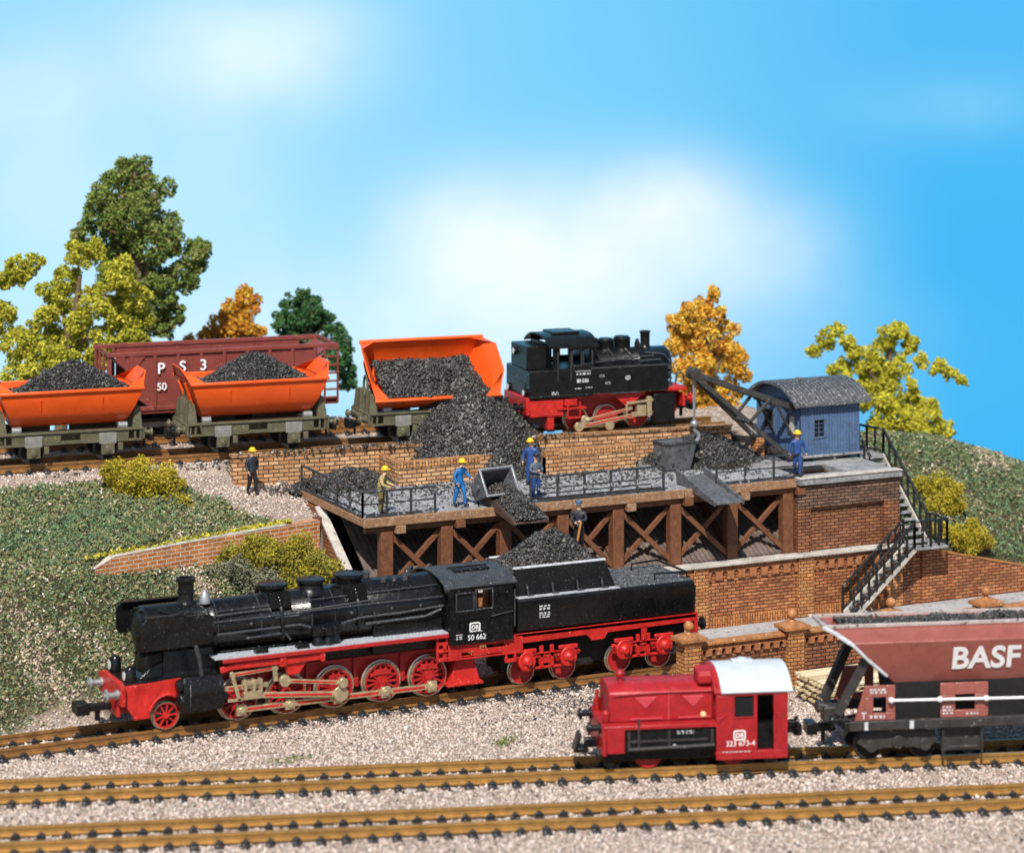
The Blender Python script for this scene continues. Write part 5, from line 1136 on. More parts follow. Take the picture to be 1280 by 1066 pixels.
def small_diesel():
    t = thing('small_diesel_locomotive', 'small red diesel shunting locomotive with pale grey cab roof', 'locomotive', (DO[0], DO[1], 0), DA)
    f = MB(); f.box(1.28, 1.42, -1.3, 1.3, .55, 1.45); f.box(1.3, 5.0, -1.32, 1.32, 1.36, 1.50); f.box(1.42, 2.0, -1.32, -1.22, .62, 1.40); f.box(1.42, 2.0, 1.22, 1.32, .62, 1.40); f.build('footplate', M['koef'], t, bevel=.03)
    h = MB(); h.prism([(-.88, 1.5), (.88, 1.5), (.88, 2.42), (.72, 2.56), (.3, 2.64), (-.3, 2.64), (-.72, 2.56), (-.88, 2.42)], 1.55, 4.96, 'x'); hd = h.build('bonnet', M['koef'], t, bevel=.05)
    d = MB()
    for x in (2.75, 4.3): d.hexa([(x - .33, -.90, 2.26), (x + .33, -.90, 2.26), (x + .33, -.86, 2.30), (x - .33, -.86, 2.30), (x - .03, -.905, 1.95), (x + .03, -.905, 1.95), (x + .03, -.88, 1.95), (x - .03, -.88, 1.95)]); d.box(x - .5, x + .55, -.93, -.87, 1.58, 1.63)
    d.box(3.48, 3.52, -.9, -.87, 1.55, 2.4); d.tube([(1.75, -.96, 2.4), (3.0, -.94, 2.44), (4.9, -.94, 2.44)], .02, 5); d.build('bonnet_door', paint('faded_crimson', (.50, .045, .06), .5, .1), hd)
    MB().lathe([(.09, -.93), (.09, -.88)], (4.62, 0, 1.68), 'y', 12).build('filler_cap', paint('cream_cap', (.75, .68, .38), .5), hd)
    e = MB(); e.lathe([(.10, 2.6), (.09, 2.78), (.15, 2.8), (.17, 2.9), (.12, 3.0), (.04, 3.02)], (2.05, -.15, 0), 'z', 14); e.build('exhaust', M['koef'], t)
    ll = MB()
    for y in (-.85, .85): ll.lathe([(.10, 1.5), (.13, 1.56), (.13, 1.82), (.06, 1.9)], (1.46, y, 0), 'z', 12)
    ll.lathe([(.06, 1.5), (.06, 2.2)], (1.42, .55, 0), 'z', 8); ll.build('front_lamp', M['koef'], t)
    s_ = MB(); s_.box(2.0, 4.95, -1.24, -1.1, .60, 1.36); s_.box(2.0, 4.95, 1.1, 1.24, .60, 1.36); s_.box(1.5, 7.2, -.94, .94, .30, 1.3); sk_ = s_.build('side_skirt', M['black_clean'], t, bevel=.02)
    p = MB(); p.tube([(2.1, -1.30, .74), (4.9, -1.30, .80)], .06, 8); p.tube([(2.45, -1.30, .74), (2.45, -1.30, 1.7)], .04, 6); p.box(2.2, 4.7, -1.27, -1.23, .95, 1.02)
    for x in (2.1, 3.4, 4.8): p.box(x, x + .08, -1.28, -1.22, .7, 1.3)
    p.build('footstep', M['hopperdark'], sk_)
    MB().lathe([(.07, -1.30), (.07, -1.24)], (3.62, 0, .78), 'y', 12).build('drain_cap', M['lamp'], sk_)
    ds = MB(); dashes(ds, 3.7, -1.253, 1.24, 2, .55, .03, .06); ds.build('stencil_marks', M['wgrey'], sk_)
    cb = MB()
    side = [(5.55, 6.18, 1.66, 2.34), (6.30, 6.84, .56, 2.34)]
    for s in (-1, 1): cb.panel(4.96, 7.30, .30, 2.46, side, s*1.29 - .04, s*1.29 + .04)
    cb.panel(-1.26, 1.26, 1.45, 2.6, [(-.9, -.2, 1.9, 2.45), (.2, .9, 1.9, 2.45)], 7.24, 7.30, 'x'); cb.box(7.24, 7.30, -1.26, 1.26, .30, 1.45); cb.panel(-1.26, 1.26, 1.4, 2.75, [(-1.12, -.92, 1.9, 2.5), (.92, 1.12, 1.9, 2.5)], 4.96, 5.02, 'x')
    cb.box(4.96, 7.28, -1.25, 1.25, .42, .5); cc = cb.build('cab', M['koef'], t, bevel=.012)
    wf = MB(); wf.frame(5.55, 6.18, 1.66, 2.34, .03, -1.36, -1.33); wf.tube([(6.92, -1.36, 1.2), (6.92, -1.37, 1.75)], .03, 6); wf.bar((4.99, -1.34, 1.5), (5.3, -1.34, 1.75), .04, .04); wf.build('window_frame', M['koef'], cc)
    gl = MB(); gl.box(5.55, 6.18, -1.30, -1.28, 1.66, 2.34); gl.build('window_pane', M['glass'], cc)
    it = MB(); it.box(5.2, 7.1, .0, .06, .5, 2.4); it.box(5.3, 5.9, -.9, -.2, .5, 1.5); it.build('cab_interior', M['dark'], cc)
    arc = [(1.40 * (k / 8 - 1), 2.46 + .62 * (1 - abs(k / 8 - 1) ** 2.3)) for k in range(17)]
    ro = MB(); ro.prism(arc + [(y * .97, z - .06) for y, z in arc[::-1]], 5.12, 7.46, 'x'); rf = ro.build('cab_roof', M['koefroof'], t, smooth=40, bevel=.012)
    rr = MB(); arc2 = [(y * .985, z - .01) for y, z in arc]; rr.prism(arc2 + [(y * .97, 2.40) for y, z in arc2[::-1]], 4.90, 5.12, 'x'); rr.build('front_bulkhead', M['koef'], t)
    hb = MB(); hb.prism([(-.9, 2.62), (-.1, 2.62), (-.1, 3.0), (-.25, 3.12), (-.8, 3.02), (-.9, 2.9)], 4.45, 4.95, 'x'); hb.build('header_tank', M['koef'], t, bevel=.08)
    rv = MB(); rv.box(5.75, 6.45, -.12, .22, 3.06, 3.16); rv.lathe([(.2, 3.06), (.17, 3.2), (.05, 3.22)], (6.1, 0.05, 0), 'z', 14); rv.build('roof_vent', M['koefroof'], rf, bevel=.03)
    emblem(t, 6.02 - .3, -1.335, 1.08, .40, .32, 'DB', M['white']); text('323 673-4', .235, (5.75, -1.335, .74), M['white'], t, off=0, name='number')
    ds = MB(); dashes(ds, 5.15, -1.335, .54, 1, .95, .03); ds.build('stencil_marks', M['wgrey'], cc)
    for s in (-1, 1): buffer(t, 1.28, s*.88, 1.36, -1.15, M['black_clean'], .20); buffer(t, 7.3, s*.88, 1.30, 1.0, M['black_clean'], .2)
    hk = MB(); hk.box(.9, 1.3, -.12, .12, .52, .82); hk.box(.55, 1.0, -.3, .3, .42, .56); hk.hexa([(.52,-.3,.42),(.66,-.3,.42),(.66,.3,.42),(.52,.3,.42),(.70,-.3,1.0),(.78,-.3,1.0),(.78,.3,1.0),(.70,.3,1.0)]); hk.build('coupler', M['black_clean'], t, bevel=.03)
    coupler(t, 7.3, .86, .75)
    wheels(t, (2.85, 5.62), .78, .44, 8, M['redwheel'], M['redwheel'], solid=True)
    bx = MB(); bx.box(1.4, 1.7, -1.0, -.85, .15, .6); bx.box(1.45, 1.6, -.9, .9, .1, .25); bx.build('rail_guard', M['black_clean'], t)
small_diesel()

return_heap = []
def front_hopper():
    t = thing('hopper_wagon', 'brown self discharging hopper wagon with white lettering behind the red diesel', 'wagon', (DO[0], DO[1], 0), DA)
    def X(x): return x
    xe = 19.4
    L = [(2.2, 11.2, xe - 2.8, .82), (2.78, 10.55, xe - 2.1, 1.15), (3.38, 9.9, xe - 1.4, 1.375), (3.92, 9.34, xe - .9, 1.54), (4.26, 8.85, xe - .4, .74)]
    mb = MB()
    for z, a, b, y in L: mb.v += [(a, -y, z), (b, -y, z), (b, y, z), (a, y, z)]
    for i in range(len(L) - 1):
        for k in range(4): mb.f.append([i*4+k, i*4+(k+1)%4, (i+1)*4+(k+1)%4, (i+1)*4+k])
    mb.f.append([3, 2, 1, 0]); n = len(mb.v); z, a, b, y = L[-1]
    mb.v += [(a+.1, -y+.08, z), (b-.1, -y+.08, z), (b-.1, y-.08, z), (a+.1, y-.08, z), (a+.3, -y+.1, 4.15), (b-.3, -y+.1, 4.15), (b-.3, y-.1, 4.15), (a+.3, y-.1, 4.15)]
    for k in range(4): mb.f += [[n-4+k, n-4+(k+1)%4, n+(k+1)%4, n+k], [n+k, n+(k+1)%4, n+4+(k+1)%4, n+4+k]]
    mb.f.append([n+4, n+5, n+6, n+7]); mb.build('hopper_body', M['hopper'], t, bevel=.03)
    return_heap.append((t, xe))
    r_ = MB(); r_.bar((8.62, -.76, 4.30), (xe - .3, -.76, 4.30), .12, .12); r_.bar((8.62, .76, 4.30), (xe - .3, .76, 4.30), .12, .12); r_.bar((8.66, -.8, 4.30), (8.66, .8, 4.30), .1, .12); r_.build('top_rim', paint('chalky_rim', (.42, .36, .34), .6, .3, 3, 1.0, (.1, .09, .09), 5, bmp=.3), t, bevel=.02)
    e = MB(); pts = [(8.6, -.80, 4.30), (8.9, -1.1, 4.18), (9.33, -1.58, 3.92), (9.88, -1.42, 3.38), (10.6, -1.2, 2.76)]
    for a, b in zip(pts[:-1], pts[1:]): e.bar(a, b, .16, .10); e.bar((a[0], -a[1], a[2]), (b[0], -b[1], b[2]), .16, .10)
    e.build('end_trim', M['rim'], t, bevel=.02)
    k = MB()
    k.bar((9.95, -1.1, 3.3), (9.05, -.9, 1.5), .22, .30); k.bar((9.95, 1.1, 3.3), (9.05, .9, 1.5), .22, .30); k.build('end_strut', M['hopperdark'], t, bevel=.02)
    s_ = MB(); y0 = -1.30
    def plate(poly, hole=None):
        s_.prism(poly, -1.34, -1.26, 'y'); s_.prism(poly, 1.26, 1.34, 'y')
    def holed(x0, x1, hx0, hx1, z0, z1):
        s_.panel(x0, x1, 1.38, 2.5, [(hx0, hx1, z0, z1)], -1.34, -1.26); s_.panel(x0, x1, 1.38, 2.5, [(hx0, hx1, z0, z1)], 1.26, 1.34)
    holed(9.85, 10.85, 10.12, 10.55, 1.62, 2.12); plate([(9.5, 1.38), (9.85, 1.38), (9.85, 2.5)])
    holed(12.35, 13.95, 12.85, 13.5, 1.62, 2.12); holed(15.6, 17.2, 16.1, 16.75, 1.62, 2.12); holed(18.0, 19.0, 18.3, 18.7, 1.62, 2.12)
    s_.build('saddle_plate', M['hopper'], t, bevel=.02)
    MB().hexa([(11.0,-.7,.9),(17.8,-.7,.9),(17.8,.7,.9),(11.0,.7,.9),(10.9,-1.0,2.5),(18.0,-1.0,2.5),(18.0,1.0,2.5),(10.9,1.0,2.5)]).build('discharge_bin', M['dark'], t)
    p = MB(); p.tube([(10.65, -1.46, 2.04), (19.0, -1.46, 1.92)], .045, 8)
    for x in (10.68, 12.3, 13.85, 15.6, 17.2): p.ball((x, -1.46, 2.04 - (x - 10.65) * .0144), .10, 10, 8)
    p.build('brake_pipe', M['white'], t)
    si = MB(); si.box(9.15, 19.2, -1.42, -1.22, 1.08, 1.38); si.box(9.15, 19.2, 1.22, 1.42, 1.08, 1.38); si.box(9.15, 9.35, -1.42, 1.42, 1.08, 1.38)
    for i in range(14): x = 9.75 + i * .72; si.box(x, x + .05, -1.45, -1.2, 1.06, 1.40)
    si.build('sill', M['hopperdark'], t, bevel=.02)
    mk = MB()
    for x in (9.78, 11.3): mk.box(x, x + .14, -1.435, -1.42, 1.10, 1.36)
    dashes(mk, 10.0, -1.352, 2.34, 2, .55, .06, .09); dashes(mk, 10.0, -1.352, 1.46, 1, .5, .09); dashes(mk, 12.42, -1.352, 1.70, 3, .34, .06, .10); dashes(mk, 13.2, -1.352, 1.47, 1, .4, .06); mk.box(9.78, 9.82, -1.352, -1.342, 1.44, 1.66); mk.box(9.72, 9.9, -1.352, -1.342, 1.62, 1.66); mk.build('stencil_marks', M['wgrey'], t)
    text('BASF', 1.10, (12.70, -1.245, 2.95), M['white'], t, rot=(PI/2 + math.atan(.39 / 1.14), 0, 0), off=.028, name='lettering', align='LEFT', sx=.98)
    for cx in (11.0, 17.4):
        b = MB(); b.box(cx - .3, cx + .3, -1.05, 1.05, .6, .9)
        for s in (-1, 1):
            y = s * 1.05; b.prism([(cx - 1.35, .6), (cx - .9, .3), (cx - .5, .42), (cx + .5, .42), (cx + .9, .3), (cx + 1.35, .6), (cx + 1.2, .9), (cx + .3, 1.02), (cx - .3, 1.02), (cx - 1.2, .9)], y - .08, y + .08, 'y')
            for x in (cx - .9, cx + .9): b.lathe([(.2, -.15), (.2, .15)], (x, y, .5), 'y', 12)
            b.lathe([(.22, -.18), (.22, .18)], (cx, y, .62), 'y', 12)
        bg = b.build('bogie', M['hopperdark'], t, bevel=.02); wheels(bg, (cx - .9, cx + .9), .78, .46, 8, M['hopperdark'], M['dark'], solid=True)
    v = MB(); v.tube([(12.45, -1.3, 1.1), (12.45, -1.3, .2)], .04, 6); v.tube([(13.75, -1.3, 1.1), (13.75, -1.3, .2)], .04, 6); v.box(12.45, 13.75, -1.1, -1.0, .25, 1.05); v.tube([(12.6, -1.25, .42), (13.6, -1.25, .42)], .03, 6); v.build('brake_rigging', M['hopperdark'], t)
    coupler(t, 9.15, .86, -1.0); bl = MB(); bl.box(8.6, 9.3, -.9, -.35, 1.25, 1.75); bl.hexa([(8.4,-.7,1.6),(9.2,-.9,1.4),(9.2,-.4,1.4),(8.4,-.3,1.6),(8.45,-.7,1.85),(9.2,-.9,1.7),(9.2,-.4,1.7),(8.45,-.3,1.85)]); bl.build('brake_valve', M['hopperdark'], t, bevel=.05)
    for s in (-1, 1): buffer(t, 9.15, s*.88, 1.30, -1.0, M['black_clean'], .2)
front_hopper()
# ------------------------------------------------------------------ coal
COALC = [(.020, .019, .018), (.035, .033, .031), (.060, .057, .053), (.105, .098, .088), (.15, .135, .115)]
COALW = [4, 4, 3, 1.6, .5]
def heap(name, label, cat, fn, u0, u1, v0, v1, n, size, parent=None, floor=None, res=.12, group=None, root=None):
    us_ = np.arange(u0, u1 + res, res); vs_ = np.arange(v0, v1 + res, res); A, B = np.meshgrid(us_, vs_, indexing='ij')
    Z = fn(A, B); nu_, nv_ = A.shape; idx = np.arange(nu_ * nv_).reshape(nu_, nv_)
    Q = np.stack([idx[:-1, :-1], idx[1:, :-1], idx[1:, 1:], idx[:-1, 1:]], -1).reshape(-1, 4)
    ok = np.isfinite(Z).ravel()[Q].all(1); Q = Q[ok]; Zs = np.where(np.isfinite(Z), Z, 0)
    V0 = np.stack([A, B, Zs - size * .5], -1).reshape(-1, 3); F0 = np.concatenate([Q[:, [0, 1, 2]], Q[:, [0, 2, 3]]])
    u, v = scatter(n, u0, u1, v0, v1); z = fn(u, v); k = np.isfinite(z); u, v, z = u[k], v[k], z[k]
    V1, F1 = lumps_geo(np.stack([u, v, z + RNG.uniform(-.3, .35, len(u)) * size], 1), RNG.uniform(.40, 1.0, len(u)) * size * (1 + .6 * (RNG.random(len(u)) < .10)))
    c0 = np.tile(np.array([[.02, .019, .018]]), (len(V0), 1)); c1 = np.repeat(pick(COALC, len(u), COALW), 6, 0)
    used = np.unique(F0); remap = -np.ones(len(V0), int); remap[used] = np.arange(len(used))
    V0, c0, F0 = V0[used], c0[used], remap[F0]
    o = np_mesh(name, np.concatenate([V0, V1]), np.concatenate([F0, F1 + len(V0)]), M['coal'], np.concatenate([c0, c1]))
    if root is not None: o.location, o.rotation_euler = root
    return tag(o, label, cat, group)
def coneh(cu, cv, zp, su, sv, z0, p=1.15):
    def f(u, v):
        d = np.sqrt(((u - cu) / su) ** 2 + ((v - cv) / sv) ** 2); z = zp - (zp - z0) * d ** p + .07 * fbm(u, v, 1.6)
        return np.where(z > z0 - .04, z, np.nan)
    return f
def main_heap(u, v):
    ly = upl(u, v); x = u - (19.45 + .28 * (12.4 - v))
    ridge = np.interp(v, [9.2, 10.0, 11.0, 12.0, 12.7, 13.2, 13.7], [5.05, 5.85, 7.25, 8.6, 9.25, 9.35, 8.9])
    d = np.sqrt(x * x + .05) - .22
    z = ridge - np.where(x < 0, 1.30, .84) * d + .07 * fbm(u, v, 1.8)
    fl = np.where(ly > -1.65, 6.2, 5.1)
    return np.where(z > fl, z, np.nan)
heap('coal_heap', 'tall black coal heap pouring from the tipped wagon into the bunker', 'coal heap', main_heap, 15.8, 24.6, 9.2, 13.5, 17000, .090)
heap('coal_heap', 'low coal heap against the wall left of the bunker, behind the corner railing', 'coal heap', coneh(13.9, 11.6, 5.85, 2.3, 1.7, 5.1), 11.4, 16.4, 9.6, 13.0, 4200, .085)
heap('coal_heap', 'grey coal heap beside the crane hut under the hook', 'coal heap', coneh(29.4, 10.5, 6.25, 2.7, 2.4, 5.15, 1.3), 26.4, 32.4, 7.9, 12.4, 5200, .085)
heap('coal_heap', 'thin coal layer inside the right bunker bay', 'coal heap', lambda u, v: 5.45 + .12 * fbm(u, v, 1.1) + .0 * u, 22.0, 25.7, 10.5, 11.6, 1500, .08)
heap('coal_load', 'coal heaped high in the tender of the large steam locomotive', 'coal', lambda u, v: np.where((np.abs(v + .12) < .95), 3.95 + (np.interp(u, [14.3, 15.6, 16.6, 17.2, 18.0, 18.75], [3.95, 4.55, 5.2, 5.2, 4.75, 4.1]) - 3.95) * (1 - (np.abs(v + .12) / 1.0) ** 1.5) + .05 * fbm(u, v, 2.2), np.nan), 14.95, 18.75, -1.1, .9, 3200, .085)
def local_heap(label, x, peak):
    c = (UO[0] + x * math.cos(UA), UO[1] + x * math.sin(UA), 6.4)
    heap('coal_load', label, 'coal', lambda u, v: np.where((np.abs(u) < 2.35) & (np.abs(v) < 1.35), 2.62 + (peak - 2.62) * np.clip(1 - (np.sqrt((u / 2.15) ** 2 + (v / 1.42) ** 2 + .012) - .1) ** 1.15, 0, 1) + .04 * fbm(u, v, 2), np.nan), -2.4, 2.4, -1.4, 1.4, 3600, .072, root=(c, (0, 0, UA)), group='coal loads in the skip wagons')
heap('coal_load', 'dark coal load showing along the top of the brown hopper wagon', 'coal', lambda u, v: 4.17 + .12 * np.clip(1 - (v / .72) ** 2, 0, 1) + .05 * fbm(u, v, 1.7), 9.3, 18.6, -.66, .66, 3600, .075, root=((DO[0], DO[1], 0), (0, 0, DA)))
local_heap('rounded coal load in the upright skip at the left picture edge', 1.42 + .25, 3.82)
local_heap('rounded coal load in the upright skip in the middle of the skip train', 8.93 + .1, 3.78)
# coal lying in the tipped tub, built in the tub's tilted frame
def tub_coal():
    x = 16.42; c = (UO[0] + x * math.cos(UA), UO[1] + x * math.sin(UA), 6.4)
    fn = lambda u, v: np.where((np.abs(u) < 2.25) & (v < 1.08 + .14 * fbm(u, v, 1.3)) & (v > -1.5) & (u > -2.35) & (u < 1.75 + .4 * (1 - v) * .5), 2.76 - .05 * (v + 1.5) + .10 * fbm(u, v, 1.5) - .35 * ss(.5, 1.1, v), np.nan)
    o = heap('coal_load', 'loose coal sliding out of the tipped skip wagon tub', 'coal', fn, -2.4, 2.4, -1.6, .9, 3600, .095)
    tub = Matrix.Translation((0, -.12, 2.62)) @ Matrix.Rotation(R(43), 4, 'X') @ Matrix.Translation((0, 0, -2.55))
    o.matrix_world = Matrix.Translation(c) @ Matrix.Rotation(UA, 4, 'Z') @ tub
tub_coal()
u, v = scatter(9000, 10.5, 32, 5.2, 12.6); k = (RNG.random(len(u)) < np.clip(.12 + .22 * (v - 6.5), .10, 1)) & (upl(u, v) < -1.7) & ~((u > 30.4) & (v < 7.6)) & (u > 10.2 + (v < 11) * 1.6)
u, v = u[k], v[k]; P = np.stack([u, v, np.full(len(u), 5.17)], 1); V, F = lumps_geo(P, RNG.uniform(.025, .075, len(u)))
tag(np_mesh('coal_debris', V, F, M['coal'], np.repeat(pick(COALC + [(.22, .23, .25)], len(u), COALW + [1.5]), 6, 0)), 'loose coal crumbs strewn over the loading deck', 'coal', kind='stuff')
u, v = scatter(2600, -2, 24, 11.0, 13.7); ly = upl(u, v); k = (np.abs(ly + 1.55) < .28) & (RNG.random(len(u)) < .9); u, v = u[k], v[k]
V, F = lumps_geo(np.stack([u, v, np.where(u > 9.7, 6.44, height(u, v) + .03)], 1), RNG.uniform(.03, .10, len(u))); k = None
tag(np_mesh('coal_debris', V, F, M['coal'], np.repeat(pick(COALC + [(.45, .42, .40)], len(u), COALW + [2]), 6, 0)), 'dark coal crumbs along the raised track edge', 'coal', kind='stuff')
u, v = scatter(500, 19.05, 22.2, -1.5, 1.25); V, F = lumps_geo(np.stack([u, v, np.full(len(u), 3.23)], 1), RNG.uniform(.015, .04, len(u)))
tag(np_mesh('coal_debris', V, F, M['coal'], np.repeat(pick(COALC, len(u), COALW), 6, 0)), 'fine coal crumbs on the flat top of the tender tank', 'coal', kind='stuff')

# ------------------------------------------------------------------ chutes, tub and bucket
def tray(label, x0, x1, va, za, vb, zb, mat):
    t = thing('coal_chute', label, 'chute', (0, 0, 0), 0, 'coal chutes on the deck edge')
    m = MB(); m.hexa([(x0, vb, zb - .06), (x1, vb, zb - .06), (x1, va, za - .06), (x0, va, za - .06), (x0, vb, zb), (x1, vb, zb), (x1, va, za), (x0, va, za)]); m.build('tray_floor', mat, t, bevel=.01)
    for x in (x0, x1):
        MB().hexa([(x - .05, vb, zb - .10), (x + .05, vb, zb - .10), (x + .05, va, za - .2), (x - .05, va, za - .2), (x - .05, vb, zb + .10), (x + .05, vb, zb + .10), (x + .05, va, za + .30), (x - .05, va, za + .30)]).build('side_plate', mat, t, bevel=.012)
    return t
tray('grey iron chute jutting from the deck, empty', 25.75, 27.0, 6.0, 5.46, 2.95, 4.90, M['tray'])
tray('rusty chute heaped with coal under the tipped tub', 17.12, 18.5, 6.0, 5.46, 2.95, 4.90, M['trayb'])
heap('coal_load', 'brownish coal sliding down the rusty chute towards the tender', 'coal', lambda u, v: np.where((np.abs(u - 17.81) < .66) & (v > 2.98) & (v < 5.8), 4.93 + (v - 2.95) * .18 + .48 * np.clip(1 - (np.abs(u - 17.81) / .72) ** 2, 0, 1) * np.clip((v - 2.9) * 1.3, 0, 1) + .04 * fbm(u, v, 2.4), np.nan), 17.1, 18.55, 2.9, 5.8, 1800, .072, res=.08)
def tub(label, loc, rot, mat, rim, sc_=1.0):
    t = thing('coal_tub', label, 'tub', loc); t.rotation_euler = rot; t.scale = (sc_,) * 3
    o = [(-.75, -.55, 1.15), (.75, -.55, 1.15), (.75, .55, 1.15), (-.75, .55, 1.15)]; b = [(-.62, -.30, 0), (.62, -.30, 0), (.62, .30, 0), (-.62, .30, 0)]
    m = MB(); vs_ = o + b + [(x * .9, y * .86, z) for x, y, z in o] + [(x * .88, y * .8, .09) for x, y, z in b]; fs_ = []
    for i in range(4):
        j = (i + 1) % 4; fs_ += [[i, j, 4 + j, 4 + i], [8 + i, 12 + i, 12 + j, 8 + j], [i, 8 + i, 8 + j, j]]
    fs_ += [[4, 5, 6, 7], [12, 15, 14, 13]]; m.add(vs_, fs_); m.build('shell', mat, t, bevel=.015)
    r_ = MB(); r_.frame(-.70, .70, -.50, .50, .09, 1.12, 1.20, 'z'); r_.build('rim', rim, t, bevel=.02)
    s_ = MB()
    for s in (-1, 1): s_.lathe([(.10, .60), (.10, .82)] if s > 0 else [(.10, -.82), (.10, -.60)], (0, 0, .7), 'x', 10)
    s_.build('trunnion', mat, t)
    return t
tub('iron tub tipped forward over the rusty chute', (17.35, 6.0, 5.50), (R(58), 0, R(8)), M['tray'], M['steel'], .98)
tub('black iron coal bucket standing on the deck below the crane hook', (27.15, 8.75, 5.2), (0, 0, R(4)), M['tray'], M['greyrail'], .98)

# ------------------------------------------------------------------ crane hut
def crane():
    t = thing('crane_hut', 'blue boarded crane hut with curved grey roof and black lattice jib', 'crane', (32.55, 7.75, 5.2))
    MB().lathe([(1.7, 0), (1.75, .02), (1.75, .12), (1.6, .16)], (1.45, 1.75, 0), 'z', 32).build('turntable', M['greyrail'], t)
    MB().box(-.1, 2.95, -.05, 3.5, .16, .26).build('base_frame', M['slab'], t, bevel=.02)
    L, W_, H = 2.85, 3.45, 2.50
    hm = M['hut']
    c = MB(); c.panel(0, L, .26, H, [(.66, 1.14, 1.02, 1.72)], 0, .06, 'y'); c.panel(0, L, .26, H, [], W_ - .06, W_, 'y'); c.panel(.06, W_ - .06, .26, H, [(.4, .95, 1.1, 1.85), (2.2, 2.8, 1.1, 1.85)], 0, .06, 'x'); c.panel(.06, W_ - .06, .26, H, [], L - .06, L, 'x')
    arc = [(W_ * k / 12, H + .52 * (1 - abs(k / 6 - 1) ** 2.2)) for k in range(13)]
    for x in (0, L - .06): c.prism([(0, H - .001)] + arc + [(W_, H - .001)], x, x + .06, 'x')
    n = 20
    for i in range(n + 1):
        x = L * i / n
        if .60 < x < 1.2: c.box(x - .03, x + .03, -.03, 0, .26, .96); c.box(x - .03, x + .03, -.03, 0, 1.80, H)
        else: c.box(x - .03, x + .03, -.03, 0, .26, H)
        y = W_ * i / n
        if not (.38 < y < .97 or 2.18 < y < 2.82): c.box(-.03, 0, y - .03, y + .03, .26, H)
    for x in (.02, L - .02): c.box(x - .035, x + .035, -.022, .03, .26, H)
    cb = c.build('cabin', hm, t)
    rv = MB()
    for k in range(20): rv.box(.0 + k * .1425 - .018, .0 + k * .1425 + .018, -.05, -.028, .50, .54); rv.box(.0 + k * .1425 - .018, .0 + k * .1425 + .018, -.05, -.028, .36, .40)
    c_ = None; rv.build('rivet_rows', hm, cb)
    f = MB(); f.frame(.66, 1.14, 1.02, 1.72, .06, -.05, .03); f.box(.89, .91, -.01, .03, 1.02, 1.72)
    for z in (1.2, 1.37, 1.54): f.box(.66, 1.14, -.005, .03, z, z + .015)
    wf = f.build('window_frame', hm, t); MB().box(.66, 1.14, .04, .055, 1.02, 1.72).build('window_pane', M['glass'], wf)
    f = MB(); f.frame(.4, .95, 1.1, 1.85, .05, -.03, .03, 'x'); wf = f.build('window_frame', M['black_dusty_glint'], t); MB().box(.04, .055, .4, .95, 1.1, 1.85).build('window_pane', paint('milky_pane', (.55, .55, .52), .3), wf)
    f = MB(); f.frame(2.2, 2.8, 1.1, 1.85, .05, -.03, .03, 'x'); wf = f.build('window_frame', M['black_dusty_glint'], t); MB().box(.04, .055, 2.2, 2.8, 1.1, 1.85).build('window_pane', M['glass'], wf)
    ex = .30; ar = [(-ex + (W_ + 2 * ex) * k / 16, H - .10 + .72 * (1 - abs(k / 8 - 1) ** 2.2)) for k in range(17)]
    r_ = MB(); r_.prism(ar + [(y, z - .07) for y, z in ar[::-1]], -.42, L + .42, 'x')
    x = -.40
    while x < L + .36:
        a2 = [(y, z + .05) for y, z in ar]; r_.prism(a2 + [(y, z - .03) for y, z in a2[::-1]], x, x + .09, 'x'); x += .19
    rf = r_.build('roof', M['hutroof'], t, smooth=30)
    MB().lathe([(.10, H + .5), (.10, H + .92), (.13, H + .93), (.12, H + 1.0)], (.5, .95, -.12), 'z', 10).build('roof_pipe', M['hutroof'], rf)
    # jib
    tip = Vector((-4.35, 1.25, 3.80)); j = MB()
    for y in (.45, 2.05):
        e = 1 if y > 1 else -1; tp = tip + Vector((0, e * .16, 0)); j.bar((-.02, y, 2.22), tp, .15, .24); lo = (-.25, y, .18); j.bar(lo, tp + Vector((.05, 0, -.15)), .14, .20)
        j.bar((-.9, y * .94 + .08, 2.50), (-.02, y, .9), .10, .10); j.bar((-1.15, y * .92 + .1, 2.62), (-2.05, y * .82 + .24, 1.75), .11, .13)
        j.box(-.22, .0, y - .12, y + .12, 2.1, 2.36); j.box(-.4, -.1, y - .16, y + .16, .10, .42)
    j.bar((-1.15, .5, 2.62), (-1.15, 2.0, 2.62), .12, .12); j.bar((-2.1, .6, 1.72), (-2.1, 1.9, 1.72), .12, .12); j.bar((-.3, .3, .25), (-.3, 2.3, .25), .16, .16); j.bar((-.95, .5, 2.52), (-.95, 2.0, 2.52), .24, .22)
    j.build('jib', M['jib'], t, bevel=.02)
    p = MB(); p.lathe([(.13, -.26), (.26, -.24), (.26, -.17), (.20, -.15), (.20, .15), (.26, .17), (.26, .24), (.13, .26)], tuple(tip), 'y', 20); p.build('sheave', M['jib'], t)
    r_ = MB(); e_ = tip + Vector((.02, 0, -1.95)); r_.tube([tip + Vector((-.05, -.03, -.1)), e_ + Vector((-.03, -.03, 0))], .035, 6); r_.tube([tip + Vector((.09, .03, -.1)), e_ + Vector((.03, .03, 0))], .035, 6); r_.build('hoist_rope', M['steel'], t)
    h = MB(); b = e_; h.ball(tuple(b + Vector((0, 0, -.12))), .17, 12, 8); h.tube([b + Vector((0, 0, -.25)), b + Vector((.02, 0, -.40)), b + Vector((.18, 0, -.52)), b + Vector((.22, 0, -.70)), b + Vector((.08, 0, -.86)), b + Vector((-.12, 0, -.84)), b + Vector((-.22, 0, -.70))], [.07, .07, .085, .09, .085, .07, .03], 8); h.build('hook', M['steel'], t)
crane()

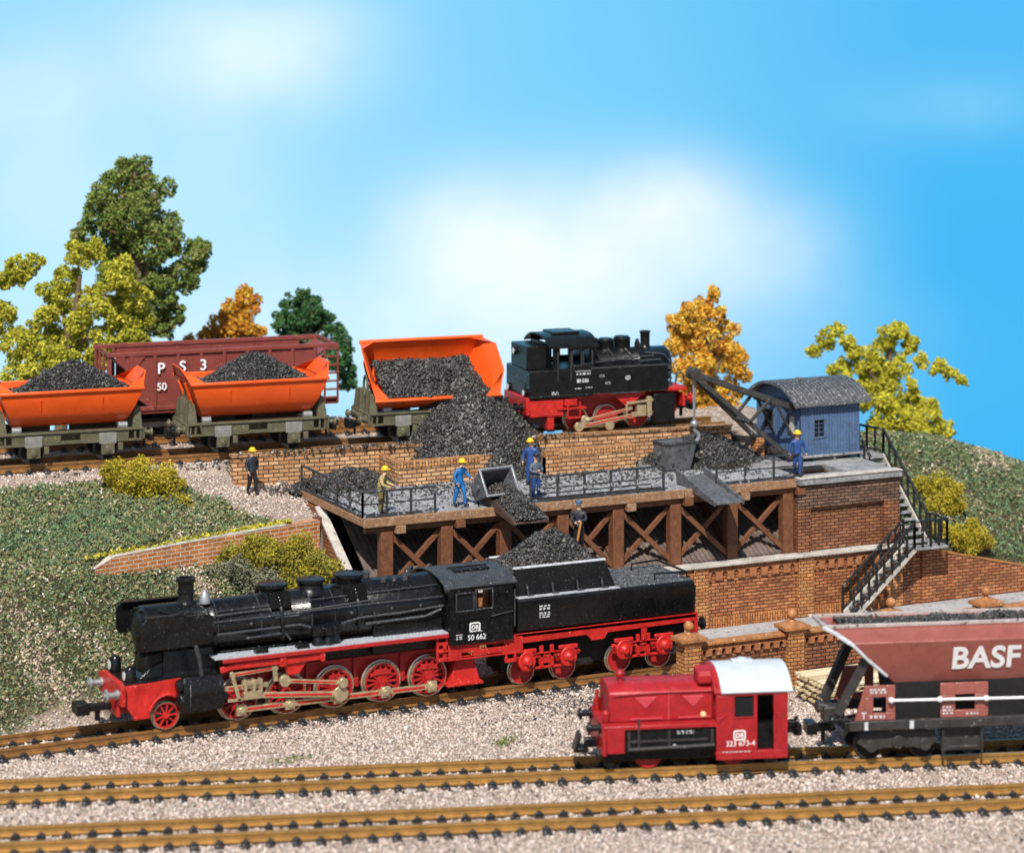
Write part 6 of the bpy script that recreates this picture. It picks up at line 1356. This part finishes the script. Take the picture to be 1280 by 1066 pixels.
# ------------------------------------------------------------------ lumber
def lumber():
    g = 'pale planks stacked by the parapet'; lab = 'pale sawn plank in the timber stack beside the parapet'
    pm = MB().box(-1.75, 1.75, -.088, .088, 0, .085).build('plank', M['lumber'], bevel=.012); tag(pm, lab, 'plank', g)
    first = True
    def put(x, y, z, a, L=1.0):
        nonlocal first
        o = pm if first else pm.copy()
        if not first: col.objects.link(o)
        first = False; o.location = (x, y, z); o.rotation_euler = (0, 0, a); o.scale = (L, 1, 1)
    z = -.33
    for layer in range(8):
        if layer % 2 == 0:
            for k in range(7): put(24.35 + k * .48 + RNG.uniform(-.06, .06), -6.75 + RNG.uniform(-.05, .05), z, PI/2 + RNG.uniform(-.03, .03), .62)
        else:
            for k in range(8): put(25.8 + RNG.uniform(-.08, .08), -7.75 + k * .29, z, RNG.uniform(-.015, .015))
        z += .103
    for k in range(9): put(25.85 + RNG.uniform(-.06, .06), -7.80 + k * .262, z, RNG.uniform(-.01, .01))
lumber()

# ------------------------------------------------------------------ people
def person(label, loc, face, J=None, top='blue', legs=None, hat='helmet', hatm='helmet', props=None, H=1.78):
    J = J or {}; s = H / 1.78
    P = dict(pel=(0, 0, .93), sp=(0, .01, 1.15), ch=(0, .0, 1.36), nk=(0, -.01, 1.50), h1=(0, -.03, 1.60), h2=(0, -.035, 1.70), h3=(0, -.02, 1.775),
             lh=(.10, 0, .90), lk=(.11, -.02, .50), la=(.12, .03, .10), lt=(.14, -.17, .05), rh=(-.10, 0, .90), rk=(-.11, -.02, .50), ra=(-.12, .03, .10), rt=(-.14, -.17, .05),
             ls=(.20, 0, 1.40), le=(.26, .02, 1.14), lw=(.26, -.07, .90), rs=(-.20, 0, 1.40), re=(-.26, .02, 1.14), rw=(-.26, -.07, .90)); P.update(J)
    names = list(P); ix = {n: i for i, n in enumerate(names)}
    rad = dict(pel=.155, sp=.150, ch=.170, nk=.065, h1=.085, h2=.100, h3=.07, lh=.115, lk=.078, la=.055, lt=.045, ls=.085, le=.062, lw=.042)
    rad = {k_: x_ * (1.0 if k_[0] == 'h' else 1.14) for k_, x_ in rad.items()}; rad.update({'r' + k[1:]: rad[k] for k in ('lh', 'lk', 'la', 'lt', 'ls', 'le', 'lw')})
    E = [('pel','sp'),('sp','ch'),('ch','nk'),('nk','h1'),('h1','h2'),('h2','h3'),('pel','lh'),('lh','lk'),('lk','la'),('la','lt'),('pel','rh'),('rh','rk'),('rk','ra'),('ra','rt'),('ch','ls'),('ls','le'),('le','lw'),('ch','rs'),('rs','re'),('re','rw')]
    hands = {}
    for q in 'lr':
        e, w_ = Vector(P[q + 'e']), Vector(P[q + 'w']); d = (w_ - e).normalized(); P[q + 'p'] = tuple(w_ + d * .075); names.append(q + 'p'); ix[q + 'p'] = len(names) - 1; rad[q + 'p'] = .045; E.append((q + 'w', q + 'p')); hands[q] = (w_, d)
    me = bpy.data.meshes.new('pm'); me.from_pydata([P[n] for n in names], [(ix[a], ix[b]) for a, b in E], [])
    o = bpy.data.objects.new('pm', me); col.objects.link(o); md = o.modifiers.new('s', 'SKIN'); md.use_smooth_shade = True; md.branch_smoothing = .4
    for n, sv in zip(names, me.skin_vertices[0].data): sv.radius = (rad[n], rad[n] * (.78 if n in ('pel', 'sp', 'ch') else 1)); sv.use_root = n == 'pel'
    ms = o.modifiers.new('ss', 'SUBSURF'); ms.levels = 1; ms.render_levels = 1
    dg = bpy.context.evaluated_depsgraph_get(); dg.update(); b = bpy.data.meshes.new_from_object(o.evaluated_get(dg)); bpy.data.objects.remove(o)
    mb = MB(); mb.v = [tuple(v.co) for v in b.vertices]; mb.f = [list(p.vertices) for p in b.polygons]; nb = len(mb.f)
    for q, (w_, d) in hands.items():
        side = d.cross(Vector((0, 1, 0))).normalized(); fwd = side.cross(d).normalized(); palm = w_ + d * .10; sg = 1 if q == 'l' else -1
        for k in range(4):
            L = (.062, .072, .068, .052)[k]; a = palm + fwd * (-.030 + .020 * k); mb.tube([a, a + d * L * .55 - side * sg * .006, a + d * L * .9 - side * sg * .028], [.011, .010, .007], 5)
        a = w_ + d * .05 - fwd * .03; mb.tube([a, a - fwd * .035 + d * .02, a - fwd * .045 + d * .055], [.013, .011, .008], 5)
    n0 = len(mb.f); hd = Vector(P['h2']); nf = Vector((0, -1, 0)); mb.tube([hd + Vector((0, -.085, .03)), hd + Vector((0, -.125, -.02)), hd + Vector((0, -.09, -.03))], [.012, .022, .012], 6)
    for s_ in (-1, 1): mb.ball(tuple(hd + Vector((s_ * .10, .01, -.02))), .026, 6, 4)
    me = bpy.data.meshes.new('person'); me.from_pydata(mb.v, [], mb.f)
    for m in (M[top], M[legs or top], M['skin'], M['blackc']): me.materials.append(m)
    segs = [(Vector(P[a]), Vector(P[b_]), a, b_) for a, b_ in E]
    for p in me.polygons:
        p.use_smooth = True
        if p.index >= nb: p.material_index = 2; continue
        c = p.center; best = None
        for a, b_, na, nb_ in segs:
            d = b_ - a; tt = max(0, min(1, (c - a).dot(d) / d.length_squared)); ds = (c - a - d * tt).length - .5 * (rad[na] * (1 - tt) + rad[nb_] * tt)
            if best is None or ds < best[0]: best = (ds, na, nb_)
        nb_ = best[2]; p.material_index = 2 if nb_ in ('h1', 'h2', 'h3', 'lp', 'rp') else (1 if nb_ in ('lh', 'rh', 'lk', 'rk', 'la', 'ra') else (3 if nb_ in ('lt', 'rt') else 0))
    o = bpy.data.objects.new('person', me); col.objects.link(o); o.location = loc; o.rotation_euler = (0, 0, face); o.scale = (s, s, s); tag(o, label, 'person', 'railway workers')
    h = Vector(P['h2']) + Vector((0, .01, .03)); hm = MB()
    if hat == 'helmet': hm.lathe([(.165, -.01), (.165, .008), (.135, .012), (.13, .05), (.105, .10), (.06, .13), (.01, .14)], tuple(h), 'z', 14); hm.box(h.x - .08, h.x + .08, h.y - .21, h.y - .1, h.z - .008, h.z + .008); hm.build('helmet', M[hatm], o)
    else: hm.lathe([(.115, 0), (.12, .05), (.14, .08), (.12, .115), (.01, .12)], tuple(h), 'z', 14); hm.box(h.x - .09, h.x + .09, h.y - .18, h.y - .08, h.z - .0, h.z + .016); hm.build('cap', M[hatm], o)
    ey = MB(); c = hd + Vector((0, -.088, .028))
    for s_ in (-1, 1): e_ = MB(); e_.ball((c.x + s_ * .036, c.y, c.z), .011, 6, 4); e_.build('eye', M['blackc'], o)
    bl = MB(); pz = P['pel']; bl.lathe([(.172, 1.0), (.175, 1.02), (.175, 1.05), (.170, 1.06)], (pz[0], pz[1], pz[2] - .93), 'z', 14)
    return o
VIEW = R(-25.6)
z = 5.19
person('worker in dark jacket and yellow helmet walking on gravel by the left wall', (9.95, 11.8, float(height(np.array(9.95), np.array(11.8)))), VIEW + R(35), dict(lk=(.11, -.10, .50), la=(.12, -.10, .10), lt=(.15, -.29, .06), ra=(-.12, .14, .12), rt=(-.14, -.05, .05), rw=(-.24, -.14, .92), le=(.27, .06, 1.15), lw=(.24, .02, .92)), 'navy', 'blackc')
person('worker in khaki overalls and yellow helmet leaning at the corner railing', (12.75, 5.42, z), VIEW + R(75), dict(ch=(0, -.06, 1.34), nk=(0, -.10, 1.48), h1=(0, -.14, 1.57), h2=(0, -.16, 1.66), h3=(0, -.15, 1.73), ls=(.19, -.06, 1.38), rs=(-.19, -.06, 1.38), le=(.24, -.16, 1.14), lw=(.16, -.40, 1.08), re=(-.24, -.12, 1.13), rw=(-.18, -.38, 1.05)), 'khaki', 'khakid')
person('worker in bright blue overalls and yellow helmet stepping towards the tipped tub', (16.02, 5.5, z), VIEW + R(48), dict(lk=(.11, -.14, .52), la=(.12, -.16, .10), lt=(.15, -.36, .05), rk=(-.11, .06, .50), ra=(-.12, .20, .12), rt=(-.14, .02, .05), ch=(0, -.06, 1.35), nk=(0, -.08, 1.49), h1=(0, -.11, 1.59), h2=(0, -.13, 1.68), h3=(0, -.12, 1.75), ls=(.2, -.05, 1.39), rs=(-.2, -.05, 1.39), le=(.28, -.16, 1.16), lw=(.22, -.42, 1.10), re=(-.30, .02, 1.14), rw=(-.26, -.10, .92)), 'blue')
person('worker in royal blue overalls and yellow helmet standing before the big coal heap', (20.4, 8.3, z), VIEW + R(-12), dict(re=(-.30, .0, 1.14), rw=(-.30, -.12, .92), le=(.30, .0, 1.14), lw=(.28, -.14, .94), h2=(-.02, -.05, 1.70), h3=(-.02, -.04, 1.775)), 'blue2')
person('worker in slate grey overalls and dark cap with folded arms behind the middle railing', (19.25, 5.5, z), VIEW + R(25), dict(le=(.27, -.04, 1.15), lw=(.02, -.24, 1.18), re=(-.27, -.04, 1.15), rw=(.02, -.22, 1.10)), 'grey', 'blue2', 'cap', 'navy', H=1.7)
pm_ = person('worker in dark jacket and blue cap standing on the tender with a shovel', (18.45, .28, 4.28), VIEW + R(-8), dict(le=(.27, -.02, 1.14), lw=(.06, -.26, 1.12), re=(-.28, -.02, 1.14), rw=(-.10, -.26, 1.06)), 'navy', 'blackc', 'cap', 'cap', H=1.78)
person('worker in blue overalls and yellow helmet strolling in front of the crane hut', (30.75, 5.05, 5.24), VIEW + R(5), dict(lk=(.10, -.10, .50), la=(.06, -.14, .10), lt=(.08, -.33, .05), ra=(-.10, .10, .12), rt=(-.13, -.10, .05), le=(.31, .0, 1.16), lw=(.34, -.08, .92), re=(-.31, .02, 1.16), rw=(-.33, -.04, .92)), 'blue2')
sh = thing('shovel', 'shovel with brown handle held by the worker on the tender', 'shovel', (18.22, .02, 4.26), R(-25.6))
MB().tube([(0, 0, .25), (.16, -.02, 1.15)], .045, 8).build('handle', M['shovel'], sh)
m = MB(); m.hexa([(-.14,-.03,-.02),(.10,-.03,-.02),(.12,.0,-.02),(-.12,0,-.02),(-.12,-.03,.30),(.12,-.03,.30),(.12,.0,.32),(-.12,0,.32)]); m.build('blade', M['steel'], sh, bevel=.015)

# ------------------------------------------------------------------ trees and bushes
CO = Vector((-26.71, -88.29, 25.3)); FW = Vector((math.sin(R(25.6)), math.cos(R(25.6)), 0)); RT = Vector((math.cos(R(25.6)), -math.sin(R(25.6)), 0))
def at(px, py, Y): return CO + FW * Y + RT * ((px - 640) / 3385 * Y) + Vector((0, 0, -(py + 28) / 3385 * Y))
def crown(label, blobs, Y, cols, w, trunk=None, size=.13, dens=26, name='tree', group=None, depth=.9, cat='tree', sub=14, trunk_r=.28, shell=(.62, 1.05), grow=1.12):
    k = Y / 3385; pts = []; cl = []
    t = thing(name, label, cat, at(trunk[0], trunk[1], Y) if trunk else at(blobs[0][0], blobs[0][1], Y), 0, group); root = Vector(t.location)
    for (bx, by, br) in blobs:
        br *= grow
        dz = RNG.uniform(-.5, .5) * br * k * 2 * depth; c = at(bx, by, Y + dz); r = br * k
        sc_ = [(c, r * .80)]
        for _ in range(sub):
            q = RNG.normal(size=3); q /= np.linalg.norm(q); sc_.append((c + Vector(q) * r * RNG.uniform(.55, 1.05), r * RNG.uniform(.16, .46)))
        for cc, rr in sc_:
            n = int(dens * (rr / size) ** 2 * .5) + 6; q = RNG.normal(size=(n, 3)); q /= np.linalg.norm(q, axis=1)[:, None]
            pts.append(np.array(cc) + q * rr * RNG.uniform(shell[0], shell[1], (n, 1))); base = pick(cols, 1, w, .18)
            cl.append(np.clip(np.where(RNG.random((n, 1)) < .38, base, pick(cols, n, w, .2)) , 0, 1))
    P = np.concatenate(pts) - np.array(root); C_ = np.concatenate(cl)
    V, F = flakes_geo(P, RNG.uniform(.5, 1.15, len(P)) * size); np_mesh('crown' if trunk else 'foliage', V, F, M['leaf'], np.repeat(C_, 4, 0), t)
    m = MB()
    if trunk:
        base = Vector((0, 0, 0)); top = at(trunk[2], trunk[3], Y) - root; mid = base.lerp(top, .5) + Vector((.15, .1, 0)); m.tube([base - Vector((0, 0, 1.5)), mid, top], [trunk_r, trunk_r * .75, trunk_r * .3], 8)
        bl = sorted(blobs, key=lambda b: -b[2])[:10]
        for b in bl:
            e = at(b[0], b[1], Y) - root; s_ = base.lerp(top, min(.9, max(.2, (e.z) / max(.5, top.z) * .6))); mm = s_.lerp(e, .5) + Vector((0, 0, -.15)); m.tube([s_, mm, e], [trunk_r * .45, trunk_r * .3, .04], 6)
        m.build('trunk', M['trunk'], t)
    else:
        for b in blobs: e = at(b[0], b[1], Y) - root; g = at(b[0] + 2, b[1] + b[2] * .9, Y) - root; m.tube([g, g.lerp(e, .6) + Vector((.05, 0, 0)), e], [.04, .03, .015], 5)
        m.build('stems', M['trunk'], t)
    return t
TG = 'trees behind the upper tracks'
crown('tallest tree, dark green pyramidal crown at the far left', [(165,212,18),(150,232,24),(184,240,26),(126,265,26),(165,276,32),(204,280,20),(108,300,18),(140,310,28),(190,308,24),(215,300,14),(242,320,20),(226,343,20),(252,314,11),(205,362,20),(196,388,20),(218,392,14),(170,345,26),(180,398,24),(160,420,26),(140,345,22),(205,410,14),(238,352,12)], 120, [(.18,.25,.055),(.25,.31,.075),(.125,.18,.05),(.33,.31,.12),(.25,.19,.09)], [4,4,3,1.5,1], (178, 470, 168, 215), .080, 15, group=TG)
crown('spreading lime yellow tree with drooping limbs at the left edge', [(20,335,17),(42,328,13),(6,350,13),(28,345,12),(100,318,18),(122,314,14),(85,350,20),(75,376,22),(150,345,22),(168,370,20),(150,392,26),(116,382,24),(8,392,18),(58,415,26),(22,430,24),(50,447,26),(95,424,22),(166,424,20),(130,424,22),(18,470,22),(76,460,22),(100,402,20),(52,362,9),(-15,400,22),(-20,350,18),(62,392,14),(180,400,12),(120,450,20)], 116, [(.52,.50,.06),(.42,.42,.05),(.62,.57,.09),(.30,.31,.035)], [4,3,2.5,2], (75, 500, 100, 345), .072, 17, grow=1.0, group=TG)
crown('small orange autumn tree behind the brown hopper wagon', [(305,372,13),(320,374,7),(290,390,15),(311,392,11),(275,405,12),(300,410,18),(257,422,12),(322,414,9),(236,430,9),(285,425,16),(265,440,12),(310,430,12)], 124, [(.66,.30,.04),(.74,.44,.06),(.50,.18,.035),(.76,.56,.08)], [4,3,2,1.2], (290, 450, 300, 385), .078, 16, group=TG)
crown('small deep green tree between the hopper wagon and the tipped skip', [(379,370,9),(366,384,14),(390,388,15),(354,402,13),(380,406,20),(406,402,12),(425,445,17),(414,424,15),(432,462,12),(432,432,9),(395,430,18),(365,425,16),(438,478,10)], 124, [(.06,.16,.06),(.09,.21,.075),(.045,.11,.05),(.13,.21,.06)], [4,3,2,1.5], (392, 470, 380, 385), .078, 16, group=TG)
crown('tall amber autumn tree behind the crane jib', [(893,368,8),(880,386,14),(897,394,11),(864,402,18),(848,408,14),(880,422,22),(906,414,15),(850,432,15),(922,456,15),(902,448,21),(872,460,24),(846,458,10),(932,470,8),(890,490,22),(864,492,17),(912,492,15),(880,512,17),(908,512,12),(852,512,12),(915,435,10)], 122, [(.74,.41,.05),(.80,.54,.08),(.64,.28,.035),(.82,.64,.14),(.50,.20,.035)], [4,3.5,2,2,1], (882, 545, 886, 390), .075, 16, group=TG)
crown('lime yellow tree with a hooked left limb behind the crane hut', [(1030,424,13),(1046,414,11),(1060,428,11),(1018,440,10),(1066,440,10),(1112,420,15),(1126,411,11),(1139,430,12),(1102,440,16),(1080,452,18),(1052,462,15),(1122,462,17),(1092,472,22),(1152,452,10),(1172,459,10),(1186,466,9),(1200,474,7),(1140,480,8),(1112,492,24),(1080,492,17),(1142,512,19),(1160,522,18),(1110,522,26),(1180,538,14),(1072,502,14),(1102,540,22),(1146,540,20),(1205,478,5),(1140,492,8),(1060,480,12),(1165,505,10)], 124, [(.62,.57,.06),(.52,.49,.05),(.70,.64,.10),(.38,.36,.04)], [4,3,2.5,2], (1110, 560, 1112, 430), .070, 17, grow=1.02, group=TG)
BG_ = [(.46,.38,.035),(.56,.47,.07),(.34,.28,.03)]
def bush(label, blobs, Y, cols=BG_, dens=30): crown(label, blobs, Y, cols, [4, 3, 2], None, .044, dens * .62, 'bush', 'low bushes on the banks', .8, 'bush', 8, shell=(.30, 1.42), grow=1.22)
bush('mustard yellow bush on the left bank below the skip wagons', [(150,596,17),(178,598,20),(207,610,20),(190,626,24),(226,632,12),(160,612,15),(172,625,16),(135,590,9),(212,640,13)], 103.4)
bush('olive yellow bush in front of the wing wall behind the locomotive domes', [(330,690,18),(368,700,22),(398,712,18),(304,700,15),(350,712,24),(385,718,18),(415,720,12),(315,682,12),(290,690,12),(420,708,9),(275,702,10)], 100.6, [(.36,.31,.04),(.46,.39,.055),(.24,.23,.06)])
bush('grey green scrub on the bank just behind the locomotive boiler', [(300,716,15),(272,718,14),(335,726,15),(252,724,12),(318,732,12),(232,720,9),(210,724,8)], 99.8, [(.24,.24,.16),(.34,.32,.22),(.15,.16,.10)], 22)
bush('yellow bush beside the upper flight of stairs', [(1174,606,15),(1160,616,13),(1190,628,14),(1172,632,15),(1150,605,9),(1195,612,8)], 114.5)
bush('yellow bush low on the right hill behind the stair landing', [(1208,672,15),(1190,666,11),(1232,676,9),(1172,662,10),(1214,655,7),(1225,668,9)], 112.5)
bush('dull green scrub left of the wing wall', [(60,705,12),(95,720,13),(130,735,12),(30,730,12)], 99.6, [(.10,.13,.06),(.16,.17,.07),(.07,.09,.045)], 18)
# yellow moss along the wing wall top and the bank edge
u = RNG.uniform(-.5, 8.5, 1500); tt = (u - .14); P = np.stack([2.0 + u * .969, 5.95 + u * .245 + RNG.normal(.32, .10, 1500), 4.42 + .02 * u + np.abs(RNG.normal(0, .05, 1500))], 1)
V, F = flakes_geo(P, RNG.uniform(.03, .07, 1500)); tag(np_mesh('moss', V, F, M['turf'], np.repeat(pick([(.50,.44,.05),(.40,.36,.05),(.30,.30,.06)], 1500), 4, 0)), 'yellow moss tufts along the top of the wing wall', 'moss', kind='stuff')
for (px_, py_, n_) in ((372, 950, 40), (345, 955, 25), (630, 930, 60), (640, 925, 30), (985, 862, 60), (440, 965, 18)):
    Y_ = 25.66 / ((py_ + 28) / 3385); c = at(px_, py_, Y_); q = RNG.normal(size=(n_, 3)) * np.array([.22, .22, .05]); q[:, 2] = np.abs(q[:, 2]) + .04
    V, F = flakes_geo(np.array(c) + q, RNG.uniform(.03, .06, n_)); tag(np_mesh('weeds', V, F, M['turf'], np.repeat(pick([(.08,.17,.05),(.14,.18,.05),(.20,.19,.06)], n_), 4, 0)), 'small green weeds growing in the ballast', 'weeds', kind='stuff')
# ------------------------------------------------------------------ light and camera
w = bpy.data.worlds.new("World"); sc.world = w; w.use_nodes = True
nt = w.node_tree; bg = nt.nodes['Background']
SUN_EL, SUN_AZ = 50.0, 25.6 + 180 + 8       # azimuth clockwise from +Y, the sun stands behind the camera
sk = nt.nodes.new('ShaderNodeTexSky'); sk.sky_type = 'NISHITA'; sk.sun_disc = False
sk.sun_elevation = R(SUN_EL); sk.sun_rotation = R(SUN_AZ)
nt.links.new(sk.outputs[0], bg.inputs[0]); bg.inputs[1].default_value = 0.085
ld = bpy.data.lights.new('sun', 'SUN'); ld.energy = 5.0; ld.angle = R(0.6); ld.color = (1, .955, .88)
lo = bpy.data.objects.new('sun', ld); col.objects.link(lo)
d = Vector((math.sin(R(SUN_AZ)) * math.cos(R(SUN_EL)), math.cos(R(SUN_AZ)) * math.cos(R(SUN_EL)), math.sin(R(SUN_EL))))
lo.rotation_euler = d.to_track_quat('Z', 'Y').to_euler()
cd = bpy.data.cameras.new('camera'); cam = bpy.data.objects.new('camera', cd); col.objects.link(cam); sc.camera = cam
cam.location = (-26.71, -88.29, 25.3); cam.rotation_euler = (PI / 2, 0, R(-25.6))
cd.sensor_width = 36; cd.lens = 3385 / 1280 * 36; cd.shift_y = -561 / 1280; cd.clip_start = 1; cd.clip_end = 2000
cd.dof.use_dof = True; cd.dof.focus_distance = 101.5; cd.dof.aperture_fstop = cd.lens / 1000 / 0.45
sc.view_settings.view_transform = 'Standard'; sc.view_settings.look = 'None'; sc.view_settings.exposure = 0.16; sc.view_settings.gamma = 1
sc.view_settings.use_curve_mapping = False
sc.render.engine = 'CYCLES'; sc.cycles.max_bounces = 6; sc.cycles.use_denoising = True
